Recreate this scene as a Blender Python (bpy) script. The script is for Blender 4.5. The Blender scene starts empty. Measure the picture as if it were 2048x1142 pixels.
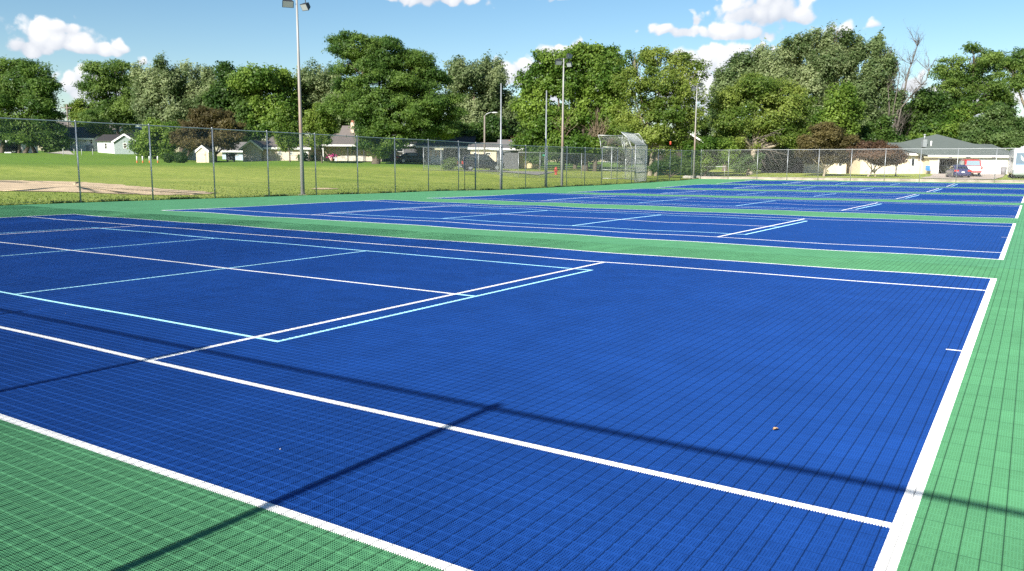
import bpy, math, random
import numpy as np
from mathutils import Vector, Matrix
R = math.radians
random.seed(7)
rng = np.random.default_rng(11)
scene = bpy.context.scene
col = scene.collection

# ------------------------------------------------------------------ camera
W_, H_, F_ = 2048.0, 1142.0, 1616.05
CAM = np.array([12.2465, -7.8578, 1.5586])
YAW, PITCH, ROLL = -0.568832, -0.147319, 0.0061
fw = np.array([math.sin(YAW)*math.cos(PITCH), math.cos(YAW)*math.cos(PITCH), math.sin(PITCH)])
rt = np.array([math.cos(YAW), -math.sin(YAW), 0.0])
up = np.cross(rt, fw)
r2 = rt*math.cos(ROLL)+up*math.sin(ROLL)
u2 = -rt*math.sin(ROLL)+up*math.cos(ROLL)
FWH = np.array([math.sin(YAW), math.cos(YAW), 0.0])
cam_d = bpy.data.cameras.new('camera')
cam_o = bpy.data.objects.new('camera', cam_d); col.objects.link(cam_o)
M = Matrix(((r2[0], u2[0], -fw[0], CAM[0]), (r2[1], u2[1], -fw[1], CAM[1]), (r2[2], u2[2], -fw[2], CAM[2]), (0, 0, 0, 1)))
cam_o.matrix_world = M
cam_d.sensor_width = 36.0
cam_d.lens = 36.0*F_/W_
cam_d.clip_start = 0.05; cam_d.clip_end = 3000
scene.camera = cam_o

def ray(px, py):
    return fw+(px-W_/2)/F_*r2+(H_/2-py)/F_*u2
def P(px, py, D):                       # survey: the world point seen at a pixel, D metres ahead
    d = ray(px, py)
    return CAM+d*(D/float(d@FWH))
def S(D): return D/1634.0               # metres per photo pixel at D metres

# ------------------------------------------------------------------ terrain
YA = [-60, 9, 20, 30, 42, 50, 60, 66, 72, 78, 90]
ZA = [.05, .05, .02, -.02, -.09, -.05, .02, .07, .14, .27, .30]
YB = [-60, 25, 46, 51, 60, 66, 74, 78, 90]
ZB = [0, 0, .007, .02, .10, .11, .23, .28, .30]
def zc(x, y):
    x = np.asarray(x, float); y = np.asarray(y, float)
    a = np.interp(y, YA, ZA); b = np.interp(y, YB, ZB)
    t = np.clip((x+18.5)/24.9, 0, 1)
    z = a*(1-t)+b*t
    far = np.clip((y-2)/8.0, 0, 1)*np.clip(1.2-(x+11)/30.0, .25, 1)
    w = .008*np.sin(1.55*x+.35*y+.6)+.007*np.sin(.83*x-.51*y+2.0)+.006*np.sin(2.3*x+.7*y)*np.sin(.4*x)
    return z+w*(.25+.75*far)
X0, X1, Y0, Y1 = -18.5, 19.0, -8.95, 78.1
CP = []
for px, py, D in [(-150,306,128),(0,306,125),(60,307,125),(110,311,119),(160,312,118),(157,302,129),(240,308,122),(300,318,108),(350,326,100),(405,325,105),
                  (500,323,112),(600,321,113),(700,322,113),(752,328,103),(850,341,88),(930,342,87),(1000,342,86),(1120,350,76),(1060,338,100),
                  (1200,340,100),(1300,346,92),(1380,347,98),(1500,351,91),(1600,349,96),(1700,350,96),(1800,352,96),(1880,348,104),
                  (1915,356,94),(2020,349,104),(2030,356,92),(2200,355,95),(2400,360,95),
                  (1560,346,104)]:
    CP.append(P(px, py, D))
for px, D, z in [(0,60,.35),(0,90,1.5),(200,62,.3),(220,92,1.45),(400,62,.25),(420,85,.95),(600,62,.2),(600,90,1.0),(800,62,.12),(800,80,.6),(1000,68,.2),(1000,76,.5),
                 (0,200,4.5),(300,200,3.5),(600,180,2.6),(900,160,1.9),(1200,160,1.7),(1500,160,1.7),(1800,160,1.8),(2100,160,1.8),(-100,60,.35),(-300,60,.35),(-300,125,3),
                 (0,300,6),(600,300,4),(1200,300,3),(1800,300,3),(2300,200,2)]:
    p = P(px, 330, D); CP.append(np.array([p[0], p[1], z]))
for p in [(60,0,0),(60,40,.1),(40,60,.2),(0,-40,0),(-40,-40,.1),(-60,-10,.2),(40,-40,0)]: CP.append(np.array(p, float))
CP = np.array(CP)
def hz(x, y):
    x = np.atleast_1d(np.asarray(x, float)); y = np.atleast_1d(np.asarray(y, float))
    cx = np.clip(x, X0, X1); cy = np.clip(y, Y0, Y1)
    d = np.hypot(x-cx, y-cy)
    d2 = (x[:, None]-CP[:, 0])**2+(y[:, None]-CP[:, 1])**2+4.0
    w = d2**-2.0
    zi = (w*CP[:, 2]).sum(1)/w.sum(1)
    t = np.clip(d/22.0, 0, 1); t = t*t*(3-2*t)
    return (zc(cx, cy)-.012)*(1-t)+zi*t
def gz(x, y): return float(hz([x], [y])[0])
def ground(px, D):
    p = P(px, 330, D); return np.array([p[0], p[1], gz(p[0], p[1])])

# ------------------------------------------------------------------ materials
def new_mat(name):
    m = bpy.data.materials.new(name); m.use_nodes = True
    nt = m.node_tree; return m, nt, nt.nodes, nt.links, nt.nodes['Principled BSDF']
MATS = {}
def mat(name, c, rough=.6, metal=0.0, var=.12, scale=3.0, spec=.4, bump=0.0, bscale=30.0):
    if name in MATS: return MATS[name]
    m, nt, N, L, b = new_mat(name)
    tc = N.new('ShaderNodeTexCoord'); nz = N.new('ShaderNodeTexNoise')
    nz.inputs['Scale'].default_value = scale; nz.inputs['Detail'].default_value = 4
    L.new(tc.outputs['Object'], nz.inputs['Vector'])
    mr = N.new('ShaderNodeMapRange'); mr.inputs[3].default_value = 1-var; mr.inputs[4].default_value = 1+var
    mr.inputs[1].default_value = .25; mr.inputs[2].default_value = .75
    L.new(nz.outputs['Fac'], mr.inputs[0])
    mx = N.new('ShaderNodeVectorMath'); mx.operation = 'SCALE'; mx.inputs[0].default_value = c
    L.new(mr.outputs[0], mx.inputs['Scale']); L.new(mx.outputs[0], b.inputs['Base Color'])
    b.inputs['Roughness'].default_value = rough; b.inputs['Metallic'].default_value = metal
    b.inputs['Specular IOR Level'].default_value = spec
    if bump:
        n2 = N.new('ShaderNodeTexNoise'); n2.inputs['Scale'].default_value = bscale
        L.new(tc.outputs['Object'], n2.inputs['Vector'])
        bp = N.new('ShaderNodeBump'); bp.inputs['Strength'].default_value = bump; bp.inputs['Distance'].default_value = .02
        L.new(n2.outputs['Fac'], bp.inputs['Height']); L.new(bp.outputs[0], b.inputs['Normal'])
    MATS[name] = m; return m
def stripe_mat(name, c, period, axis=2, dark=.7, rough=.7, var=.08):   # siding boards / shingle courses
    m = mat(name, c, rough, var=var)
    N, L = m.node_tree.nodes, m.node_tree.links; b = N['Principled BSDF']
    tc = N.new('ShaderNodeTexCoord'); sp = N.new('ShaderNodeSeparateXYZ'); L.new(tc.outputs['Object'], sp.inputs[0])
    mo = N.new('ShaderNodeMath'); mo.operation = 'DIVIDE'; mo.inputs[1].default_value = period; L.new(sp.outputs[axis], mo.inputs[0])
    fr = N.new('ShaderNodeMath'); fr.operation = 'FRACT'; L.new(mo.outputs[0], fr.inputs[0])
    lt = N.new('ShaderNodeMath'); lt.operation = 'LESS_THAN'; lt.inputs[1].default_value = .14; L.new(fr.outputs[0], lt.inputs[0])
    mr = N.new('ShaderNodeMapRange'); mr.inputs[3].default_value = 1; mr.inputs[4].default_value = dark; L.new(lt.outputs[0], mr.inputs[0])
    src = b.inputs['Base Color'].links[0].from_socket
    mx = N.new('ShaderNodeVectorMath'); mx.operation = 'SCALE'; L.new(src, mx.inputs[0]); L.new(mr.outputs[0], mx.inputs['Scale'])
    L.new(mx.outputs[0], b.inputs['Base Color'])
    bp = N.new('ShaderNodeBump'); bp.inputs['Strength'].default_value = .5; bp.inputs['Distance'].default_value = .02
    L.new(fr.outputs[0], bp.inputs['Height']); L.new(bp.outputs[0], b.inputs['Normal'])
    return m
def glass_mat(name, c=(.02, .025, .03)):
    return mat(name, c, .08, 0, .1, 2, .8)

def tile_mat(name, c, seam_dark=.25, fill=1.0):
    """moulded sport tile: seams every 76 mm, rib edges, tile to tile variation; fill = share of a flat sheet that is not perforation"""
    m, nt, N, L, b = new_mat(name)
    tc = N.new('ShaderNodeTexCoord'); sp = N.new('ShaderNodeSeparateXYZ'); L.new(tc.outputs['Object'], sp.inputs[0])
    def mth(op, a, bb=None, cc=None):
        n = N.new('ShaderNodeMath'); n.operation = op
        for i, v in enumerate((a, bb, cc)):
            if v is None: continue
            if isinstance(v, (int, float)): n.inputs[i].default_value = v
            else: L.new(v, n.inputs[i])
        return n.outputs[0]
    X, Y = sp.outputs[0], sp.outputs[1]
    def fr(v, p, o=0.0): return mth('FRACT', mth('DIVIDE', mth('ADD', v, o+100*p), p))
    def near0(v, p, hw, soft):           # 1 on a line of half width hw repeated every p
        f = fr(v, p); d = mth('MULTIPLY', mth('MINIMUM', f, mth('SUBTRACT', 1.0, f)), p)
        mr = N.new('ShaderNodeMapRange'); mr.inputs[1].default_value = hw; mr.inputs[2].default_value = hw+soft
        mr.inputs[3].default_value = 1; mr.inputs[4].default_value = 0; L.new(d, mr.inputs[0]); return mr.outputs[0]
    seam = near0(X, .0762, .0023, .0007)
    rib = near0(Y, .0762, .004, .003)
    seamy = near0(Y, .3048, .0016, .001)
    # tile-to-tile variation
    cx = mth('FLOOR', mth('DIVIDE', X, .3048)); cy = mth('FLOOR', mth('DIVIDE', Y, .3048))
    cmb = N.new('ShaderNodeCombineXYZ'); L.new(cx, cmb.inputs[0]); L.new(cy, cmb.inputs[1])
    wn = N.new('ShaderNodeTexWhiteNoise'); wn.noise_dimensions = '2D'; L.new(cmb.outputs[0], wn.inputs['Vector'])
    nz = N.new('ShaderNodeTexNoise'); nz.inputs['Scale'].default_value = .35; nz.inputs['Detail'].default_value = 5
    L.new(tc.outputs['Object'], nz.inputs['Vector'])
    v = mth('ADD', mth('MULTIPLY_ADD', wn.outputs['Value'], .10, .90), mth('MULTIPLY_ADD', nz.outputs['Fac'], .22, -.06))
    # dust and scuffs
    n3 = N.new('ShaderNodeTexNoise'); n3.inputs['Scale'].default_value = 2.2; n3.inputs['Detail'].default_value = 9; n3.inputs['Roughness'].default_value = .7
    L.new(tc.outputs['Object'], n3.inputs['Vector'])
    v = mth('MULTIPLY', v, mth('MULTIPLY_ADD', n3.outputs['Fac'], .5, .75))
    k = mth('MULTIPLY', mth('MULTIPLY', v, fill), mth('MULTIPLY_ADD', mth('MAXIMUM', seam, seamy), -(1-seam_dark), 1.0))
    mx = N.new('ShaderNodeVectorMath'); mx.operation = 'SCALE'; mx.inputs[0].default_value = c; L.new(k, mx.inputs['Scale'])
    L.new(mx.outputs[0], b.inputs['Base Color'])
    b.inputs['Roughness'].default_value = .6
    b.inputs['Specular IOR Level'].default_value = .12
    if 'Diffuse Roughness' in b.inputs: b.inputs['Diffuse Roughness'].default_value = 1.0
    # moulded height: ribs proud, holes and seams sunk
    h = mth('SUBTRACT', rib, mth('MULTIPLY', seam, .5))
    bp = N.new('ShaderNodeBump'); bp.inputs['Strength'].default_value = .4; bp.inputs['Distance'].default_value = .003
    L.new(h, bp.inputs['Height']); L.new(bp.outputs[0], b.inputs['Normal'])
    return m

def leaf_mat(name, dark, light, transl=.53, rough=.5):
    m, nt, N, L, b = new_mat(name)
    at = N.new('ShaderNodeAttribute'); at.attribute_name = 'tint'
    mx = N.new('ShaderNodeMix'); mx.data_type = 'RGBA'
    mx.inputs[6].default_value = (*dark, 1); mx.inputs[7].default_value = (*light, 1)
    L.new(at.outputs['Fac'], mx.inputs[0])
    L.new(mx.outputs[2], b.inputs['Base Color']); b.inputs['Roughness'].default_value = rough
    b.inputs['Specular IOR Level'].default_value = .35
    tr = N.new('ShaderNodeBsdfTranslucent'); L.new(mx.outputs[2], tr.inputs['Color'])
    ms = N.new('ShaderNodeMixShader'); ms.inputs[0].default_value = transl
    L.new(b.outputs[0], ms.inputs[1]); L.new(tr.outputs[0], ms.inputs[2])
    L.new(ms.outputs[0], N['Material Output'].inputs['Surface'])
    return m

# ------------------------------------------------------------------ mesh builder
class MB:
    def __init__(s): s.v = []; s.f = []; s.t = []; s.n = 0
    def add(s, v, f, t=None):
        v = np.asarray(v, float).reshape(-1, 3); s.v.append(v)
        for q in f: s.f.append(tuple(int(i)+s.n for i in q))
        s.n += len(v)
    def box(s, x0, x1, y0, y1, z0, z1):
        s.add([(x0,y0,z0),(x1,y0,z0),(x1,y1,z0),(x0,y1,z0),(x0,y0,z1),(x1,y0,z1),(x1,y1,z1),(x0,y1,z1)],
              [(0,3,2,1),(4,5,6,7),(0,1,5,4),(1,2,6,5),(2,3,7,6),(3,0,4,7)]); return s
    def tube(s, pts, rad, n=8, cap=True):
        pts = [np.asarray(p, float) for p in pts]
        if isinstance(rad, (int, float)): rad = [rad]*len(pts)
        vs = []; ref = None
        for i, p in enumerate(pts):
            d = pts[min(i+1, len(pts)-1)]-pts[max(i-1, 0)]; d = d/(np.linalg.norm(d)+1e-9)
            if ref is None: ref = np.array([1., 0, 0]) if abs(d[0]) < .8 else np.array([0, 1., 0])
            a = np.cross(d, ref); a /= np.linalg.norm(a)+1e-9; b = np.cross(d, a); ref = np.cross(a, d)
            for k in range(n):
                t = 2*math.pi*k/n; vs.append(p+rad[i]*(math.cos(t)*a+math.sin(t)*b))
        fs = []
        for i in range(len(pts)-1):
            for k in range(n):
                fs.append((i*n+k, i*n+(k+1) % n, (i+1)*n+(k+1) % n, (i+1)*n+k))
        if cap: fs += [tuple(range(n))[::-1], tuple((len(pts)-1)*n+k for k in range(n))]
        s.add(vs, fs); return s
    def loft(s, rings, cap=True):
        n = len(rings[0]); vs = [p for r in rings for p in r]; fs = []
        for i in range(len(rings)-1):
            for k in range(n): fs.append((i*n+k, i*n+(k+1) % n, (i+1)*n+(k+1) % n, (i+1)*n+k))
        if cap: fs += [tuple(range(n))[::-1], tuple((len(rings)-1)*n+k for k in range(n))]
        s.add(vs, fs); return s
    def quad(s, *p): s.add(p, [tuple(range(len(p)))]); return s
    def ball(s, c, r, nu=12, nv=8):
        rx, ry, rz = r if isinstance(r, tuple) else (r, r, r)
        rings = []
        for j in range(nv+1):
            a = math.pi*j/nv; rr = max(math.sin(a), 1e-3)
            rings.append([(c[0]+rx*rr*math.cos(2*math.pi*k/nu), c[1]+ry*rr*math.sin(2*math.pi*k/nu), c[2]-rz*math.cos(a)) for k in range(nu)])
        return s.loft(rings)
    def build(s, name, m, parent=None, smooth=False, bevel=0.0):
        me = bpy.data.meshes.new(name)
        v = np.concatenate(s.v) if s.v else np.zeros((0, 3))
        me.from_pydata(v.tolist(), [], s.f); me.materials.append(m)
        if smooth: me.polygons.foreach_set('use_smooth', [True]*len(me.polygons))
        me.update()
        o = bpy.data.objects.new(name, me); col.objects.link(o)
        if parent is not None: o.parent = parent
        if bevel:
            bm = o.modifiers.new('bevel', 'BEVEL'); bm.width = bevel; bm.segments = 2; bm.limit_method = 'ANGLE'
        return o
def tag(o, label=None, cat=None, group=None, kind=None):
    if label: o['label'] = label
    if cat: o['category'] = cat
    if group: o['group'] = group
    if kind: o['kind'] = kind
    return o
def empty(name, loc, label, cat, rz=0.0, group=None):
    o = bpy.data.objects.new(name, None); col.objects.link(o)
    o.location = [float(v) for v in loc]; o.rotation_euler = (0, 0, rz); o.empty_display_size = .3
    return tag(o, label, cat, group)
def copy_tree(o, parent=None):
    c = o.copy(); col.objects.link(c)
    if parent is not None: c.parent = parent
    for ch in list(o.children): copy_tree(ch, c)
    return c
def tri_mesh(name, v, quads, m, parent=None, tint=None, smooth=False):
    me = bpy.data.meshes.new(name); nv, nf = len(v), len(quads); k = quads.shape[1]
    me.vertices.add(nv); me.vertices.foreach_set('co', np.ascontiguousarray(v, np.float32).ravel())
    me.loops.add(nf*k); me.loops.foreach_set('vertex_index', np.ascontiguousarray(quads, np.int32).ravel())
    me.polygons.add(nf); me.polygons.foreach_set('loop_start', np.arange(0, nf*k, k, dtype=np.int32))
    me.polygons.foreach_set('loop_total', np.full(nf, k, np.int32))
    if smooth: me.polygons.foreach_set('use_smooth', np.ones(nf, bool))
    me.update(calc_edges=True)
    if tint is not None:
        a = me.attributes.new('tint', 'FLOAT', 'FACE'); a.data.foreach_set('value', np.ascontiguousarray(tint, np.float32))
    me.materials.append(m)
    o = bpy.data.objects.new(name, me); col.objects.link(o)
    if parent is not None: o.parent = parent
    return o

# ------------------------------------------------------------------ palette
galv = mat('galvanised steel', (.42, .44, .45), .45, .55, .18, 6)
galv_dark = mat('weathered steel', (.22, .24, .25), .5, .5, .3, 5)
wire_m = mat('chain link wire', (.33, .35, .35), .5, .4, .1, 5)
wire_lt = mat('light chain link wire', (.42, .43, .42), .5, .3, .1, 5)
rust = mat('rusty steel', (.22, .12, .075), .7, .2, .3, 4)
pole_m = mat('white painted pole', (.62, .62, .62), .5, .1, .08, 2)
blue_steel = mat('blue grey steel', (.20, .28, .34), .5, .3, .15, 5)
white_p = mat('white paint', (.78, .78, .76), .5, 0, .05, 4)
dark_m = mat('dark metal', (.05, .055, .06), .5, .3, .15, 8)
bark = mat('bark', (.13, .105, .08), .9, 0, .35, 9, .2, .6, 14)
bark_l = mat('pale bark', (.30, .255, .19), .9, 0, .3, 9, .2, .6, 14)
conc = mat('concrete', (.42, .39, .34), .85, 0, .18, 2.5, .2, .3, 25)

# ------------------------------------------------------------------ sport court
BX = 11.885; LW = .0275; BW = .037; PITCHY = 13.91
def axis_pts(marks, lo, hi, step):
    m = sorted(set([lo, hi]+[round(v, 5) for v in marks if lo < v < hi])); out = [m[0]]
    for a, b in zip(m[:-1], m[1:]):
        st = step(a) if callable(step) else step
        n = max(1, int(math.ceil((b-a)/st)))
        out += [a+(b-a)*(i+1)/n for i in range(n)]
    return np.array(out)
xm = []
for v, w in ((BX, BW), (6.4, LW), (6.705, .024), (2.134, .024)):
    for s in (1, -1): xm += [s*v-w, s*v+w]
xm += [BX-.16, -BX+.16]
ym = []
for c in range(6):
    for v, w in ((5.485, LW), (4.115, LW), (3.05, .024), (0, LW), (0, .016)):
        for s in (1, -1): ym += [c*PITCHY+s*v-w, c*PITCHY+s*v+w]
xs = axis_pts(xm+[14.0], X0, X1, .5); ys = axis_pts(ym+[7.0], Y0, Y1, lambda a: .4 if a < 22 else .9)
XX, YY = np.meshgrid(xs, ys, indexing='ij'); ZZ = zc(XX, YY)
VV = np.stack([XX, YY, ZZ], -1).reshape(-1, 3); ny = len(ys)
mx_, my_ = (xs[:-1]+xs[1:])/2, (ys[:-1]+ys[1:])/2
MX, MY = np.meshgrid(mx_, my_, indexing='ij')
CI = np.clip(np.round(MY/PITCHY), 0, 5).astype(int); LY = MY-CI*PITCHY; LX = np.abs(MX); AY = np.abs(LY)
inside = (LX < BX+BW) & (AY < 5.485+LW)
white = inside & ((LX > BX-BW) | (AY > 5.485-LW) | (np.abs(AY-4.115) < LW)
                  | ((np.abs(LX-6.4) < LW) & (AY < 4.115)) | ((AY < LW) & (LX < 6.4)) | ((AY < .016) & (LX > BX-.16)))
cyan = inside & ~white & (((np.abs(AY-3.05) < .024) & (LX < 6.729)) | ((np.abs(LX-6.705) < .024) & (AY < 3.074))
                          | ((np.abs(LX-2.134) < .024) & (AY < 3.05)) | ((AY < LW) & (LX < 6.705) & (LX > 6.4)))
blue = inside & ~white & ~cyan
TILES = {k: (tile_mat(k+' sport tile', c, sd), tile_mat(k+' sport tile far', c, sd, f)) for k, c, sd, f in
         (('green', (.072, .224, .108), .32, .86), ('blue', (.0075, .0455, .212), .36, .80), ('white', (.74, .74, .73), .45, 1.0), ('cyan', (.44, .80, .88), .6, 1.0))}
# near the camera the tiles are real lattices: bars along y, lower bars along x, a proud rib every 76 mm
YCUT, XCUT, PIT, TH = 7.0, 14.0, .0127, .012
CLS = np.where(white, 1, np.where(cyan, 2, np.where(inside, 0, 3)))
KEY = np.where(CLS == 3, 18, CI*3+CLS)
def lattice():
    acc = {}
    def put(key, v4):                     # v4: (n,4,3)
        for k in np.unique(key): acc.setdefault(int(k), []).append(v4[key == k])
    jn = np.nonzero((ys[:-1] < YCUT-1e-6) & (ys[1:] > -8.3))[0]; i_n = np.nonzero((xs[:-1] < XCUT-1e-6))[0]
    xk = np.arange(math.ceil(X0/PIT)+1, XCUT/PIT)*PIT; yk = np.arange(math.ceil(-8.3/PIT), (YCUT-.006)/PIT)*PIT
    def strips(A0, A1, B0, B1, key, d0, d1):
        """top and two walls between edges A (lower coordinate side) and B"""
        top = np.stack([A0, B0, B1, A1], 1); put(key, top)
        dn = np.array([0, 0, -TH])
        put(key, np.stack([A0, A1, A1+dn, A0+dn], 1)); put(key, np.stack([B1, B0, B0+dn, B1+dn], 1))
    def pt(x, y, dz): return np.stack([x, y, zc(x, y)+dz], -1)
    w = .0025
    K, Jx = np.meshgrid(xk, jn, indexing='ij'); K = K.ravel(); Jx = Jx.ravel()
    ii = np.clip(np.searchsorted(xs, K)-1, 0, len(xs)-2); key = KEY[ii, Jx]
    strips(pt(K-w, ys[Jx], 0), pt(K-w, ys[Jx+1], 0), pt(K+w, ys[Jx], 0), pt(K+w, ys[Jx+1], 0), key, 0, 1)
    M_, Ix = np.meshgrid(yk, i_n, indexing='ij'); M_ = M_.ravel(); Ix = Ix.ravel()
    jj = np.clip(np.searchsorted(ys, M_)-1, 0, len(ys)-2); key = KEY[Ix, jj]
    big = (np.round(M_/PIT).astype(int) % 6) == 0; ww = np.where(big, .0042, .0021); dz = np.where(big, np.where(xs[Ix] > 2.5, .0014, .0003), -.0006)
    strips(pt(xs[Ix], M_-ww, dz), pt(xs[Ix+1], M_-ww, dz), pt(xs[Ix], M_+ww, dz), pt(xs[Ix+1], M_+ww, dz), key, 0, 1)
    return {k: np.concatenate(v) for k, v in acc.items()}
LAT = lattice()
NEAR = (MY < YCUT) & (MX < XCUT)
def cells(key, name, kind, label, cat):
    m = KEY == key; parts = []; mi = []
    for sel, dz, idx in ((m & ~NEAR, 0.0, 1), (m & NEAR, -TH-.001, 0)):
        I, J = np.nonzero(sel)
        if not len(I): continue
        q = np.stack([I*ny+J, (I+1)*ny+J, (I+1)*ny+J+1, I*ny+J+1], 1)
        parts.append(VV[q]+[0, 0, dz]); mi.append(np.full(len(q), idx))
    if key in LAT: parts.append(LAT[key]); mi.append(np.zeros(len(LAT[key]), int))
    v = np.concatenate(parts).reshape(-1, 3); mi = np.concatenate(mi).astype(np.int32)
    o = tri_mesh(name, v, np.arange(len(v)).reshape(-1, 4), TILES[kind][0])
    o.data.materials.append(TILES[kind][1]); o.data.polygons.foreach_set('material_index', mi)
    return tag(o, label, cat, kind='structure')
cells(18, 'court_surround', 'green', 'green perforated sport tile surround between and around the blue courts', 'court surface')
ORD = ['nearest', 'second nearest', 'third nearest', 'third farthest', 'second farthest', 'farthest']
for c in range(6):
    cells(c*3, 'playing_court', 'blue', 'blue perforated sport tile playing court, %s of the six' % ORD[c], 'tennis court')
    cells(c*3+1, 'tennis_marking', 'white', 'white tennis lines on the %s blue court' % ORD[c], 'court line')
    cells(c*3+2, 'pickleball_marking', 'cyan', 'pale cyan pickleball lines on the %s blue court' % ORD[c], 'court line')

# ------------------------------------------------------------------ ground
gx = np.concatenate([np.arange(-270, -75, 3.0), np.arange(-75, -18.6, 1.0), [-18.56, -18.40], np.arange(-16, 18, 4.0), [18.9, 19.06], np.arange(21, 190, 3.0)])
gy = np.concatenate([np.arange(-70, -9.2, 4.0), [-9.01, -8.85], np.arange(-6, 76, 3.0), [78.0, 78.16], np.arange(79, 330, 2.5)])
GX, GY = np.meshgrid(gx, gy, indexing='ij')
GZ = hz(GX.ravel(), GY.ravel()).reshape(GX.shape)
ins = (GX > X0+.01) & (GX < X1-.01) & (GY > Y0+.01) & (GY < Y1-.01)
GZ[ins] -= .25
n2 = len(gy); I, J = np.meshgrid(np.arange(len(gx)-1), np.arange(n2-1), indexing='ij'); I = I.ravel(); J = J.ravel()
gq = np.stack([I*n2+J, (I+1)*n2+J, (I+1)*n2+J+1, I*n2+J+1], 1)
def lawn_mat():
    m, nt, N, L, b = new_mat('mown grass')
    tc = N.new('ShaderNodeTexCoord')
    def noise(s, d=4, st=(1, 1, 1)):
        mp = N.new('ShaderNodeMapping'); mp.inputs['Scale'].default_value = st; L.new(tc.outputs['Object'], mp.inputs[0])
        n = N.new('ShaderNodeTexNoise'); n.inputs['Scale'].default_value = s; n.inputs['Detail'].default_value = d
        L.new(mp.outputs[0], n.inputs['Vector']); return n.outputs['Fac']
    r = N.new('ShaderNodeValToRGB'); e = r.color_ramp.elements
    e[0].position = .32; e[0].color = (.185, .252, .038, 1); e[1].position = .70; e[1].color = (.405, .425, .100, 1)
    k = e.new(.5); k.color = (.285, .342, .066, 1)
    a = N.new('ShaderNodeMath'); a.operation = 'MULTIPLY_ADD'; L.new(noise(.10, 6), a.inputs[0]); a.inputs[1].default_value = .55
    b2 = N.new('ShaderNodeMath'); b2.operation = 'MULTIPLY'; L.new(noise(1.6, 8), b2.inputs[0]); b2.inputs[1].default_value = .45
    mw = N.new('ShaderNodeMath'); mw.operation = 'MULTIPLY_ADD'; mp2 = noise(1.0, 3, (.05, .55, 1)); L.new(mp2, mw.inputs[0]); mw.inputs[1].default_value = .45; mw.inputs[2].default_value = -.22
    L.new(b2.outputs[0], a.inputs[2]); ad = N.new('ShaderNodeMath'); ad.operation = 'ADD'; L.new(a.outputs[0], ad.inputs[0]); L.new(mw.outputs[0], ad.inputs[1]); L.new(ad.outputs[0], r.inputs[0])
    sz = N.new('ShaderNodeSeparateXYZ'); L.new(tc.outputs['Object'], sz.inputs[0])     # the house lawns on the bank are lusher
    lm_ = N.new('ShaderNodeMapRange'); lm_.inputs[1].default_value = 1.05; lm_.inputs[2].default_value = 1.45; lm_.inputs[4].default_value = .85; L.new(sz.outputs[2], lm_.inputs[0])
    lx = N.new('ShaderNodeMix'); lx.data_type = 'RGBA'; L.new(lm_.outputs[0], lx.inputs[0]); L.new(r.outputs[0], lx.inputs[6]); lx.inputs[7].default_value = (.125, .235, .030, 1)
    L.new(lx.outputs[2], b.inputs['Base Color']); b.inputs['Roughness'].default_value = .9; b.inputs['Specular IOR Level'].default_value = .15
    bp = N.new('ShaderNodeBump'); bp.inputs['Strength'].default_value = .9; bp.inputs['Distance'].default_value = .06
    L.new(noise(9, 6), bp.inputs['Height']); L.new(bp.outputs[0], b.inputs['Normal'])
    return m
lawn = tri_mesh('lawn', np.stack([GX, GY, GZ], -1).reshape(-1, 3), gq, lawn_mat(), smooth=True)
tag(lawn, 'mown green grass field rising gently beyond the fences', 'lawn', kind='structure')

def patch(name, outline, m, label, cat, off=.035, rag=.0, n=26):
    """sheet draped on the ground inside an outline of world points"""
    o = np.array([p[:2] for p in outline]); c = o.mean(0)
    seg = []
    for a, b in zip(o, np.roll(o, -1, 0)):
        for t in np.linspace(0, 1, 10, endpoint=False): seg.append(a+(b-a)*t)
    seg = np.array(seg)
    if rag: seg = seg+rng.normal(0, rag, seg.shape)
    ts = np.linspace(0, 1, n)[1:]
    pts = [c]+[c+(s-c)*t for t in ts for s in seg]
    pts = np.array(pts); z = hz(pts[:, 0], pts[:, 1])+off
    k = len(seg); mb = MB(); f = [(0, 1+i, 1+(i+1) % k) for i in range(k)]
    for j in range(n-2):
        for i in range(k): f.append((1+j*k+i, 1+(j+1)*k+i, 1+(j+1)*k+(i+1) % k, 1+j*k+(i+1) % k))
    mb.add(np.column_stack([pts, z]), f)
    return tag(mb.build(name, m, smooth=True), label, cat, kind='structure')
def gpix(px, py, z):                       # ground point from a pixel, given the height there
    d = ray(px, py); t = (z-CAM[2])/d[2]; return CAM+d*t
dirt = mat('infield dirt', (.64, .48, .31), .95, 0, .22, .9, .1, .5, 12)
patch('infield_dirt', [gpix(*q) for q in [(-90,367,.12),(60,368,.12),(170,371,.1),(300,379,.08),(440,386.5,.06),(330,391,.05),(160,388.5,.05),(-90,389,.05)]],
      dirt, 'tan dirt of the ball field infield beyond the fence', 'dirt infield', .03, .25)
patch('dirt_path', [gpix(*q) for q in [(625,375.8,.08),(655,375.3,.08),(680,376.5,.07),(650,377.8,.07),(622,377.4,.07)]],
      dirt, 'small worn dirt strip in the grass behind the light pole', 'dirt path', .03, .08)

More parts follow.
